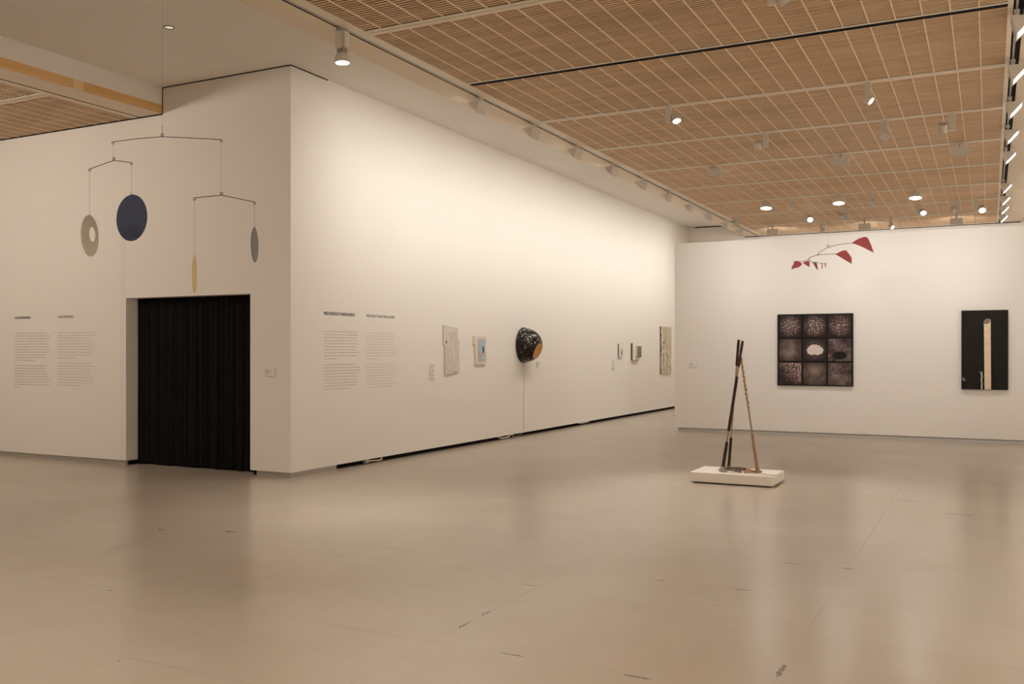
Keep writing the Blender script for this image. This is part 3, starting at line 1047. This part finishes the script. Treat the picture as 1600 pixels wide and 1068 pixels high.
M_SLEEVE = mat('dark_leather', (0.040, 0.019, 0.013), 0.6, spec=0.25, noise=0.25, nscale=20)
M_STICK = mat('tan_stick', (0.34, 0.20, 0.10), 0.55, noise=0.15, nscale=25)
M_TAN = mat('tan_wrap', (0.32, 0.185, 0.105), 0.6, noise=0.12, nscale=20)
M_KNOB = mat('knotted_bark', (0.36, 0.24, 0.11), 0.65, noise=0.3, nscale=30)
M_BLADE = mat('worn_iron', (0.36, 0.315, 0.26), 0.55, metal=0.25, noise=0.2, nscale=14)
M_RUST = mat('rusted_iron', (0.17, 0.095, 0.06), 0.6, metal=0.3, noise=0.25, nscale=18)
ZP = 0.125


def hoe(label, base_px, top_px, yb, yt, segs, blade, bm_, name='hoe'):
    """segs: list of (t0,t1,radius,material,part name); t runs from the foot (0) to the tip (1)"""
    B = on(*base_px, 1, yb)
    T = on(*top_px, 1, yt)
    B.z = max(B.z, ZP + .012)
    t = thing(name, label, 'hoe', (B.x, B.y, ZP), 0, 'three hoes leaning together on the plinth')
    loc = Vector((B.x, B.y, ZP))
    for t0, t1, r0, r1, m, nm in segs:
        a, c = B.lerp(T, t0) - loc, B.lerp(T, t1) - loc
        if nm == 'knotted_shaft':
            rr = random.Random(4)
            n = 64
            pts, rad = [], []
            for k in range(n):
                p = a.lerp(c, k / (n - 1))
                ang = k * .85
                pts.append(p + Vector((math.cos(ang), math.sin(ang), 0)) * .0035)
                rad.append(r0 + .0060 * max(0, math.sin(k * 1.15)) + rr.uniform(-.0015, .002))
            MB().tube(pts, rad, 10).build(nm, m, t, smooth=True)
        else:
            n = 14
            rr = random.Random(int(t0 * 100))
            pts = [a.lerp(c, k / (n - 1)) for k in range(n)]
            rad = [(r0 + (r1 - r0) * k / (n - 1)) * (1 + rr.uniform(-.04, .04)) for k in range(n)]
            MB().tube(pts, rad, 14).build(nm, m, t, smooth=True)
    blade(t, loc, B)
    return t


def blade_flat(dirx, length, width, m):
    def f(t, loc, B):
        b = MB()
        d = Vector((math.cos(dirx), math.sin(dirx), 0))
        n = Vector((-d.y, d.x, 0))
        o = B - loc
        # curved leaf from the socket outwards
        rows = []
        for k in range(13):
            u = k / 12
            wv = width * (0.28 + 0.72 * math.sin(min(1, u * 1.25) * math.pi * .62)) * (1 if u < .8 else (1 - (u - .8) / .2) ** .5 * .95 + .05)
            z = .014 + .018 * (1 - u) ** 2 + .008 * math.sin(u * 3.1)
            c = o + d * (u * length)
            roll = .015 * math.sin(min(1, u * 1.5) * 1.57)
            rows.append([b.bm.verts.new((c + n * wv * s_ + Vector((0, 0, z - o.z - .008 * abs(s_) + roll * (s_ + 1.0)))) if True else None) for s_ in (-1, -.5, 0, .5, 1)])
        for r0, r1 in zip(rows, rows[1:]):
            for i in range(4):
                b.bm.faces.new((r0[i], r0[i + 1], r1[i + 1], r1[i]))
        bmesh.ops.solidify(b.bm, geom=b.bm.faces[:], thickness=0.006)
        b.build('blade', m, t, smooth=True)
        # socket (heel) wrapping the foot of the shaft
        b = MB()
        b.tube([o - d * .045 + Vector((0, 0, .012)), o - d * .02 + Vector((0, 0, .008)), o + d * .03 + Vector((0, 0, -.002 + .008)), o + d * .06 + Vector((0, 0, .004))], [.012, .022, .022, .012], 12)
        b.tube([o + Vector((0, 0, -.005)), o + Vector((0, 0, .05))], [.027, .022], 14)
        b.build('socket', m, t, smooth=True)
    return f


def blade_tri(m):
    def f(t, loc, B):
        o = B - loc
        d = Vector((-.96, -.28, 0)).normalized()
        n = Vector((-d.y, d.x, 0))
        b = MB()
        z = Vector((0, 0, 0.004 - o.z))
        p0 = o + d * .02 + z
        outer1 = o + d * .17 - n * .085 + z
        outer2 = o + d * .16 + n * .075 + z
        tip = o + d * .10 + z + Vector((0, 0, .050))
        vs = [b.bm.verts.new(v) for v in (p0, outer1, outer2, tip)]
        for q in ((0, 1, 3), (1, 2, 3), (2, 0, 3), (0, 2, 1)):
            b.bm.faces.new([vs[i] for i in q])
        b.bevel(.003, 1).build('blade', m, t)
        b = MB()
        b.tube([o - d * .05 + Vector((0, 0, .004)), o + Vector((0, 0, .006)), o + d * .09 + Vector((0, 0, .002))], [.008, .02, .013], 12)
        b.tube([o + Vector((0, 0, -.004)), o + Vector((0, 0, .045))], [.025, .021], 14)
        b.build('socket', m, t, smooth=True)
    return f


hoe('hoe with dark leather sleeves and a pale curved blade, front left on the plinth', (1128.8, 735), (1160.3, 532.5), 2.02, 2.20,
    [(0, .222, .021, .017, M_SLEEVE, 'lower_sleeve'), (.222, .305, .010, .010, M_STICK, 'shaft'), (.305, .725, .0185, .0175, M_SLEEVE, 'middle_sleeve'),
     (.725, .80, .010, .009, M_STICK, 'shaft'), (.80, 1.0, .015, .016, M_SLEEVE, 'upper_sleeve')], blade_flat(-.10, .235, .030, M_BLADE), None)
hoe('hoe with a bare thin shaft and dark iron blade, standing behind the front hoe', (1138.5, 733), (1154.2, 530.5), 2.22, 2.235,
    [(0, .245, .019, .016, M_SLEEVE, 'lower_sleeve'), (.245, .80, .0085, .0085, M_STICK, 'shaft'), (.80, 1.0, .016, .016, M_SLEEVE, 'upper_sleeve')], blade_flat(-.15, .235, .019, M_RUST), None)
hoe('tan hoe with a knotted twisted upper shaft, right side of the plinth', (1184.0, 736.5), (1157.8, 558), 2.13, 2.20,
    [(0, .32, .021, .015, M_TAN, 'lower_sleeve'), (.32, .55, .010, .009, M_STICK, 'shaft'), (.55, 1.0, .0105, .009, M_KNOB, 'knotted_shaft')], blade_tri(M_TAN), None)

# ------------------------------------------------------------------ hanging mobiles
M_ROD = mat('black_rod', (0.018, 0.016, 0.015), 0.45, noise=0.1)
M_WIRE = mat('fine_wire', (0.16, 0.14, 0.12), 0.4, metal=0.3, noise=0.05)
DM = 8.3
top = at(253.5, 212.5, DM)
t = thing('hanging_mobile', 'black rod mobile with four coloured discs hanging before the curtained doorway', 'mobile', top)


def mp(px, py, dd=0.0):
    return at(px, py, DM + dd) - top


def arm(pts, r=0.0032, loops=True):
    b = MB()
    b.tube(pts, r, 8)
    for p in (pts[0], pts[-1]):
        b.ring(p + Vector((0, 0, -.010)), FWD, .010, .0028)
    b.ring(pts[len(pts) // 2] + Vector((0, 0, .016)), FWD, .011, .003)
    return b.build('arm', M_ROD, t, smooth=True)


arm([mp(176.5, 221.5, .10), mp(215, 216.5, .05), mp(253.5, 213.5), mp(300, 215.5, -.05), mp(346, 218, -.10)])
arm([mp(140, 264, .02), mp(159, 257, .06), mp(178, 250.5, .10), mp(192, 252, .13), mp(205.5, 254, .16)])
arm([mp(304, 309, -.2), mp(325, 306.8, -.15), mp(346, 304.8, -.10), mp(372, 310, -.05), mp(397.5, 315.5, 0)])
MB().tube([mp(253.5, 211), mp(253.5, 197)], .0025, 6).tube([mp(253.5, 197), Vector((0, 0, ZT - top.z))], .0006, 6).build('wire', M_WIRE, t)
for a, c in ((mp(177, 223, .10), mp(177.5, 249, .10)), (mp(346, 220, -.10), mp(346, 303.5, -.10)), (mp(140, 266, .02), mp(139.7, 336, .02)), (mp(205.5, 256, .16), mp(205.5, 304, .16)),
             (mp(304, 311, -.2), mp(304, 400, -.2)), (mp(397.5, 317, 0), mp(397.5, 356, 0))):
    MB().tube([a, c], .0010, 6).build('wire', M_WIRE, t)


def disc(px, py_top, py_bot, ratio, sign, m, label, dd, hole=None):
    dep = DM + dd
    D = (py_bot - py_top) / F_PX * dep
    c = at(px, (py_top + py_bot) / 2, dep) - top
    view = (ray(px, 548)).normalized()
    ang = math.acos(ratio) * sign
    nrm = Matrix.Rotation(ang, 3, 'Z') @ view
    nrm.z = 0
    nrm.normalize()
    u = Vector((0, 0, 1)).cross(nrm).normalized()
    wv = Vector((0, 0, 1))
    b = MB()
    n = 64
    R_ = D / 2
    th = .0045
    outer = [(R_ * math.cos(2 * math.pi * k / n), R_ * math.sin(2 * math.pi * k / n)) for k in range(n)]
    to = lambda q, s_: c + u * q[0] + wv * q[1] + nrm * th * s_
    if hole:
        hx, hy, hr = hole[0] * R_, hole[1] * R_, hole[2] * R_
        inner = [(hx + hr * math.cos(2 * math.pi * k / n), hy + hr * 1.0 * math.sin(2 * math.pi * k / n)) for k in range(n)]
        V = [[b.bm.verts.new(to(q, s_)) for q in lst] for lst, s_ in ((outer, -.5), (outer, .5), (inner, .5), (inner, -.5))]
        for a, e in ((0, 1), (1, 2), (2, 3), (3, 0)):
            for k in range(n):
                b.bm.faces.new((V[a][k], V[a][(k + 1) % n], V[e][(k + 1) % n], V[e][k]))
    else:
        b.prism([to(q, -.5) for q in outer], nrm * th)
    b.ring(c + wv * (R_ + .002), FWD, .008, .002)
    o = b.build('disc', m, t)
    o['label'] = label


M_D1 = mat('cream_disc', (0.60, 0.53, 0.43), 0.5, noise=0.03)
M_D2 = mat('navy_disc', (0.029, 0.041, 0.112), 0.6, noise=0.06, nscale=4)
M_D3 = mat('yellow_disc', (0.66, 0.48, 0.22), 0.5, noise=0.04)
M_D4 = mat('grey_disc', (0.075, 0.068, 0.060), 0.5, metal=0.0, noise=0.08)
disc(140.5, 336, 400.5, .385, 1, M_D1, 'cream disc with an off-centre hole', .02, (-.26, .10, .37))
disc(205.7, 304, 376.5, .61, -1, M_D2, 'large navy blue disc', .16)
disc(304, 400, 458.5, .115, 1, M_D3, 'mustard yellow disc seen nearly edge-on', -.2)
disc(398, 356, 409.5, .20, 1, M_D4, 'dark grey disc seen nearly edge-on', 0)

DR = 13.5
top = at(1294, 386.5, DR)
t = thing('hanging_mobile', 'red mobile of seven curved blades on thin wire arms before the partition', 'mobile', top)


def rp(px, py, dd=0.0):
    return at(px, py, DR + dd) - top


def smooth_path(pts, n=6):
    out = []
    P = [pts[0]] + pts + [pts[-1]]
    for i in range(1, len(P) - 2):
        for k in range(n):
            s_ = k / n
            a, b_, c, d_ = P[i - 1], P[i], P[i + 1], P[i + 2]
            out.append(0.5 * ((2 * b_) + (c - a) * s_ + (2 * a - 5 * b_ + 4 * c - d_) * s_ ** 2 + (3 * b_ - a - 3 * c + d_) * s_ ** 3))
    out.append(pts[-1])
    return out


def wirearm(pix, r=.0045, dd=0.0):
    b = MB().tube(smooth_path([rp(*p, dd) for p in pix]), r, 6)
    b.ring(rp(*pix[0], dd), FWD, .012, .003, 10, 5)
    b.ring(rp(*pix[-1], dd), FWD, .010, .003, 10, 5)
    b.build('arm', M_RWIRE, t, smooth=True)


M_RWIRE = mat('grey_wire_arm', (0.28, 0.25, 0.22), 0.4, metal=0.4, noise=0.05)
M_RED = mat('brick_red_paint', (0.40, 0.058, 0.055), 0.5, noise=0.05, nscale=6)
wirearm([(1278.3, 397.5), (1281, 393.5), (1294, 386.5), (1311, 382), (1333, 379.2)])
wirearm([(1264.2, 404), (1266, 401.8), (1278.3, 398), (1291, 397), (1307, 396.8)])
wirearm([(1241, 409.2), (1252, 408.5), (1260, 406.5), (1264.2, 405.5), (1268, 409), (1275, 410.2)])
wirearm([(1270, 410), (1276, 409.5), (1279, 410.5), (1286, 411.5), (1289.5, 412)], .0035)
MB().tube([Vector((0, 0, 0)), Vector((0, 0, ZC + .02 - top.z))], .0007, 6).ring((0, 0, .02), FWD, .018, .004, 12, 5).build('wire', M_WIRE, t)


def blade(pix, label, dd=0.0, turn=0.0):
    pts = [rp(*p, dd) for p in pix]
    n = len(pts)
    # smooth the outline a little, keep the two sharp tips
    out = []
    for i, p in enumerate(pts):
        out.append(p)
    nrm = (-FWD).copy()
    c = sum(out, Vector()) / n
    q = Matrix.Rotation(turn, 3, 'Z')
    if turn:
        out = [c + q @ (p - c) for p in out]
        nrm = q @ nrm
    b = MB().prism(out, nrm * .006)
    o = b.build('blade', M_RED, t)
    o['label'] = label


blade([(1331, 379.3), (1336, 375.8), (1341, 373), (1346, 371), (1351, 370), (1354, 370.3), (1356, 372), (1358.5, 377), (1361.5, 384), (1365.2, 394.7), (1356, 390), (1345, 384.5)], 'largest red blade, at the top of the mobile')
blade([(1305.3, 397.2), (1310, 394.3), (1315, 391.9), (1320, 390.7), (1322.5, 391.5), (1326, 396), (1329, 400), (1330.8, 403.5), (1330.3, 412), (1322, 407), (1313, 401.5)], 'second largest red blade')
blade([(1242.7, 407.2), (1248, 408), (1250.5, 410), (1253.6, 412.3), (1250, 416), (1247, 417.8), (1241, 418.8), (1237.6, 420.8), (1236.6, 418.5), (1240, 411.5)], 'lowest red kite-shaped blade')
blade([(1254.2, 410.4), (1258, 408.2), (1262, 407.4), (1264.3, 407.2), (1265, 411), (1264.8, 416.9), (1260, 414.5)], 'small red triangular blade')
blade([(1271, 409.7), (1273, 408.9), (1275.5, 409.4), (1276.6, 413), (1278, 421.8), (1275.5, 419.5), (1273, 415.5), (1271.6, 412.5)], 'small red leaf blade turned away', .05)
blade([(1284, 411), (1285.2, 411.2), (1285.4, 419.6), (1284.2, 419.6)], 'thin red blade seen edge-on', -.03)
blade([(1289, 411), (1290, 410.8), (1290, 416), (1289.6, 418.2), (1288.7, 415)], 'thinnest red blade at the end of the arm', -.05)


# ------------------------------------------------------------------ lamps
def aimed(mdir):
    return Vector((0, 0, -1)).rotation_difference(Vector(mdir).normalized()).to_matrix().to_4x4()


def washer_mesh(root, lit):
    # local frame: the wall it washes lies towards -x; origin at the track
    MB().box((-.02, -.045, -.02), (.02, .045, 0.0)).bevel(.003).build('track_adapter', M_LAMP, root)
    MB().tube([(0, 0, -.015), (0, 0, -.075)], [.014, .011], 12).build('stem', M_LAMP, root, smooth=True)
    b = MB()
    P1, P2, P3 = (-.118, -.122, -.078), (.042, -.122, -.066), (.004, -.122, -.212)
    b.prism([P1, P2, P3], (0, .244, 0)).bevel(.004, 2)
    b.build('housing', M_LAMP, root)
    # recessed bright opening on the slope from P1 to P3
    a, c = Vector(P1), Vector(P3)
    n = Vector((c.z - a.z, 0, a.x - c.x)).normalized()
    if n.x > 0:
        n = -n
    a2, c2 = a.lerp(c, .10), a.lerp(c, .88)
    pts = [a2 + Vector((0, .055, 0)), a2 + Vector((0, .185, 0)), c2 + Vector((0, .185, 0)), c2 + Vector((0, .055, 0))]
    MB().prism([p + n * .001 for p in pts], n * .002).build('diffuser', lit, root)
    return (a.lerp(c, .5) + Vector((0, .122, 0))), n


ORD = ['nearest', 'second', 'third', 'fourth', 'fifth', 'sixth', 'seventh', 'eighth', 'ninth', 'farthest']
P_WASH = 8.2
P_WASH_R = 17.0
LW = [1.22, 2.74, 4.26, 5.80, 7.32, 8.86, 10.36, 11.86, 13.36, 14.86]
XL, XR = 1.983, 7.846
first = None
for i, y in enumerate(LW):
    lab = 'beige wedge wall-washer on the left track, %s from the near end' % ORD[i] if 0 < i < 9 else 'beige wedge wall-washer on the left track, the one %s the camera' % ('nearest' if i == 0 else 'farthest from')
    if first is None:
        first = thing('wall_washer', lab, 'track light', (XL, y, ZC), 0, 'wedge wall-washers along the left track')
        cen, nrm = washer_mesh(first, M_GLOW)
    else:
        dup(first, (XL, y, ZC), 0, lab)
    p = Vector((XL, y, ZC)) + cen + nrm * .012
    lamp('AREA', p, p + Vector((-1.0, 0, -.86)), P_WASH, WARM, 0.20, 0.12, spread=125)
RW = [0.90, 2.56, 4.23, 5.86, 7.45, 10.5, 12.1, 13.46, 14.92]
ORR = ORD[:8] + ['farthest']
for i, y in enumerate(RW):
    lab = 'lit wedge wall-washer on the right-hand track, %s from the near end' % ORR[i] if 0 < i < 8 else 'lit wedge wall-washer on the right-hand track, the one %s the camera' % ('nearest' if i == 0 else 'farthest from')
    o = dup(first, (XR, y, ZC), math.pi, lab, 'wedge wall-washers along the right track')
    o.scale = (1.18, 1.1, 1.18)
    c2 = Vector((-cen.x * 1.18, -cen.y, cen.z * 1.18))
    n2 = Vector((-nrm.x, -nrm.y, nrm.z))
    p = Vector((XR, y, ZC)) + c2 + n2 * .014
    lamp('AREA', p, p + Vector((1.0, 0, -.72)), P_WASH_R, WARM, 0.20, 0.12, spread=115)

# near spotlight with rounded head
y = -1.575
t = thing('spotlight', 'big beige spotlight with round lit head, nearest on the left track', 'track light', (XL, y, ZC))
MB().box((-.03, -.05, -.035), (.03, .05, 0)).bevel(.004).build('track_adapter', M_LAMP_DK, t)
MB().box((-.052, -.04, -.205), (.030, .04, -.03)).bevel(.012, 3).build('gear_box', M_LAMP, t)
MB().box((.036, -.035, -.20), (.062, .035, -.045)).bevel(.008, 2).build('side_arm', M_LAMP, t)
MB().box((-.036, -.034, -.265), (.036, .034, -.195)).bevel(.008, 2).lathe([(0, .006), (.008, .006), (.008, 0)], Matrix.Translation((0.005, -.035, -.225)) @ Matrix.Rotation(math.pi / 2, 4, 'X'), 12).build('neck', M_LAMP_DK, t, smooth=True)
aim = Vector((.04, .0, -1)).normalized()
mh = Matrix.Translation((0, 0, -.245)) @ aimed(aim)
MB().lathe([(0, .0), (.045, -.002), (.066, -.025), (.074, -.06), (.074, -.098), (.068, -.098), (.064, -.085)], mh, 36).build('head', M_LAMP, t, smooth=True)
MB().lathe([(0, -.088), (.066, -.088), (.066, -.092), (0, -.094)], mh, 36).build('lens', M_GLOW, t)
p = Vector((XL, y, ZC)) + (mh @ Vector((0, 0, -.105)))
lamp('AREA', p, p + aim, 8.0, WARM, 0.11, spread=66)


def cyl_spot(label, x, y, side, aim, lit, s=1.0, power=0, group='cylinder spotlights on the ceiling tracks'):
    t = thing('cylinder_spotlight', label, 'track light', (x, y, ZC), 0, group)
    MB().box((-.035 * s, -.04, -.02), (.035 * s, .04, 0)).build('track_adapter', M_LAMP, t)
    MB().box((-.036 * s, -.028 * s, -.205 * s), (.036 * s, .028 * s, -.015)).bevel(.006, 2).build('gear_box', M_LAMP, t)
    c = Vector((side * .098 * s, 0, -.165 * s))
    m = Matrix.Translation(c) @ aimed(aim)
    MB().tube([(side * .03 * s, 0, -.165 * s), (side * .06 * s, 0, -.165 * s)], .012 * s, 10).build('pivot', M_LAMP_DK, t)
    MB().lathe([(0, .048 * s), (.052 * s, .048 * s), (.056 * s, .042 * s), (.056 * s, -.048 * s), (.050 * s, -.048 * s), (.049 * s, -.03 * s)], m, 30).build('head', M_LAMP, t, smooth=True)
    MB().lathe([(0, -.038 * s), (.050 * s, -.038 * s), (.050 * s, -.042 * s), (0, -.043 * s)], m, 30).build('lens', M_GLOW if lit else M_LENS, t)
    if power:
        p = Vector((x, y, ZC)) + (m @ Vector((0, 0, -.055 * s)))
        lamp('SPOT', p, p + Vector(aim), power, WARM, .04, spot=66, blend=.9)
    return t


def box_spot(label, x, y, aim, lit, s=1.0, power=0):
    t = thing('box_spotlight', label, 'track light', (x, y, ZC), 0, 'box spotlights on the ceiling tracks')
    MB().box((-.034 * s, -.03 * s, -.185 * s), (.034 * s, .03 * s, 0)).bevel(.004, 2).build('gear_box', M_LAMP, t)
    m = Matrix.Translation((.004 * s, 0, -.205 * s)) @ aimed(aim)
    MB().box((-.05 * s, -.05 * s, -.045 * s), (.05 * s, .05 * s, .05 * s), m).bevel(.005, 2).build('head', M_LAMP, t)
    MB().lathe([(0, -.0445 * s), (.037 * s, -.0445 * s), (.037 * s, -.048 * s), (0, -.048 * s)], m, 24).build('lens', M_GLOW if lit else M_LENS, t)
    if power:
        p = Vector((x, y, ZC)) + (m @ Vector((0, 0, -.06 * s)))
        lamp('SPOT', p, p + Vector(aim), power, WARM, .04, spot=75, blend=.8)


def flood(label, x, y, s=1.0, power=0, drop=.07, spread=90):
    """rectangular flood aimed away from the camera, towards +y"""
    t = thing('floodlight', label, 'track light', (x, y, ZC), 0, 'rectangular floodlights on the ceiling tracks')
    MB().box((-.05, -.03, -.02), (.05, .03, 0)).build('track_adapter', M_LAMP, t)
    MB().tube([(0, 0, -.015), (0, 0, -drop - .005)], .013, 10).build('stem', M_LAMP_DK, t, smooth=True)
    w_ = .132 * s
    A, B_, D_ = (-w_, -.055 * s, -drop - .0), (-w_, .085 * s, -drop - .012), (-w_, -.03 * s, -drop - .14 * s)
    MB().prism([A, B_, D_], (2 * w_, 0, 0)).bevel(.004, 2).build('housing', M_LAMP, t)
    b0, d0 = Vector(B_), Vector(D_)
    n = Vector((0, .75, -.66)).normalized()
    q = [b0.lerp(d0, .12) + Vector((.015, 0, 0)), b0.lerp(d0, .12) + Vector((2 * w_ - .015, 0, 0)), b0.lerp(d0, .9) + Vector((2 * w_ - .015, 0, 0)), b0.lerp(d0, .9) + Vector((.015, 0, 0))]
    MB().prism([p + n * .001 for p in q], n * .002).build('diffuser', M_GLOWS if power else M_LENS, t)
    MB().box((-w_ * .8, -.036 * s, -drop - .145 * s), (w_ * .8, -.028 * s, -drop - .138 * s)).build('chrome_lip', M_CHROME, t)
    if power:
        p = Vector((x, y, ZC)) + Vector((0, .03 * s, -drop - .08 * s)) + n * .03
        lamp('AREA', p, p + Vector((0, 1, -1.05)), power, (1.0, 0.975, 0.95), .2 * s, .1 * s, spread=spread)


def round_flood(label, x, y, power):
    t = thing('round_floodlight', label, 'track light', (x, y, ZC), 0, 'round floodlights behind the partition')
    MB().box((-.05, -.03, -.02), (.05, .03, 0)).build('track_adapter', M_LAMP, t)
    MB().tube([(0, 0, -.015), (0, 0, -.09)], .014, 10).build('stem', M_LAMP, t, smooth=True)
    m = Matrix.Translation((0, 0, -.085)) @ aimed((0.0, -.16, -1))
    MB().lathe([(0, 0), (.10, -.002), (.118, -.02), (.118, -.105), (.112, -.105), (.105, -.09)], m, 36).build('housing', M_LAMP, t, smooth=True)
    MB().lathe([(0, -.094), (.108, -.094), (.108, -.099), (0, -.101)], m, 36).build('lens', M_GLOW, t)
    lamp('AREA', (x, y - .02, ZC - .205), (x, y - .25, 0), power, WARM, .2)


T = lambda k: T0 + DT * k
cyl_spot('lit cylinder spotlight on the first pale cross track, left half', 3.935, T(1), 1, (.30, -.32, -.90), True, 1.0, 280)
box_spot('lit box spotlight on the first pale cross track, right half', 6.348, T(1), (.72, -.12, -.62), True, 1.0, 60)
cyl_spot('unlit cylinder spotlight on the second pale cross track, leftmost there', 4.74, T(2), -1, (-.05, .55, -.75), False, 1.05)
box_spot('unlit box spotlight in the middle of the second pale cross track', 6.346, T(2), (-.55, .45, -.70), False, 1.1)
cyl_spot('unlit cylinder spotlight on the second pale cross track, rightmost there', 7.18, T(2), -1, (-.05, .50, -.80), False, 1.15)
flood('grey floodlight on the third pale cross track, leftmost of the three', 3.45, T(3), .95, 6)
flood('grey floodlight on the third pale cross track, middle of the three', 5.493, T(3), 1.0, 6)
flood('grey floodlight on the third pale cross track, rightmost of the three', 7.211, T(3), 1.0, 6)
round_flood('glowing round floodlight behind the partition, leftmost of three', 3.476, T(5), 5)
round_flood('glowing round floodlight behind the partition, middle of three', 4.918, T(5), 5)
round_flood('glowing round floodlight behind the partition, rightmost of three', 6.335, T(5), 5)
box_spot('small unlit spotlight between the left and middle round floodlights', 3.957, T(5), (-.5, .4, -.75), False, 1.0)
box_spot('small unlit spotlight between the middle and right round floodlights', 5.519, T(5), (-.2, .5, -.8), False, 1.0)
cyl_spot('small lit spotlight below the left and middle round floodlights', 3.918, T(6), 1, (.12, -.85, -.5), True, 1.1, 12)
cyl_spot('small lit spotlight just below the right round floodlight', 6.249, T(6), 1, (.1, -.7, -.65), True, 1.1, 12)
cyl_spot('small lit spotlight near the right-hand track at the far end', 7.36, T(6), 1, (.1, -.7, -.65), True, 1.2, 12)
cyl_spot('unlit cylinder spotlight hanging just below the middle round floodlight', 4.81, T(6), -1, (-.05, .5, -.8), False, 1.1)
cyl_spot('unlit cylinder spotlight above the far right floodlight', 7.033, T(6), -1, (-.05, .5, -.8), False, 1.1)
cyl_spot('unlit cylinder spotlight at the far end beside the left track', 2.40, T(6), -1, (-.05, .5, -.8), False, 1.1)
flood('grey floodlight over the end wall, leftmost of three by the left track', 2.782, T(7), 1.0, 12, .10, 150)
flood('grey floodlight over the end wall, middle of the far three', 4.946, T(7), 1.0, 12, .10, 150)
flood('grey floodlight over the end wall, rightmost of the far three', 6.939, T(7), 1.0, 12, .10, 150)
box_spot('small unlit spotlight on the last cross track, left of the middle floodlight', 3.968, T(7), (-.3, .5, -.8), False, 1.0)
box_spot('small lit spotlight on the last cross track, right of the middle floodlight', 5.544, T(7), (.6, -.5, -.6), True, 1.0, 10)
cyl_spot('unlit spotlight hanging at the top edge of the picture, nearest the camera', 5.97, T(0) - 1.53, 1, (.4, .3, -.85), False, 1.0, group='spotlights')

# recessed downlight in the raised white ceiling
t = thing('downlight', 'small recessed round downlight in the raised white ceiling', 'downlight', (-.295, -1.633, ZT))
MB().lathe([(.058, 0), (.058, -.006), (.048, -.006), (.046, 0)], Matrix.Identity(4), 36).build('trim_ring', M_ROD, t, smooth=True)
MB().lathe([(0, -.002), (.047, -.002), (.047, -.0005), (0, -.0005)], Matrix.Identity(4), 36).build('lens', emit('pale_lens', (1.0, 0.94, 0.85), 0.28), t)
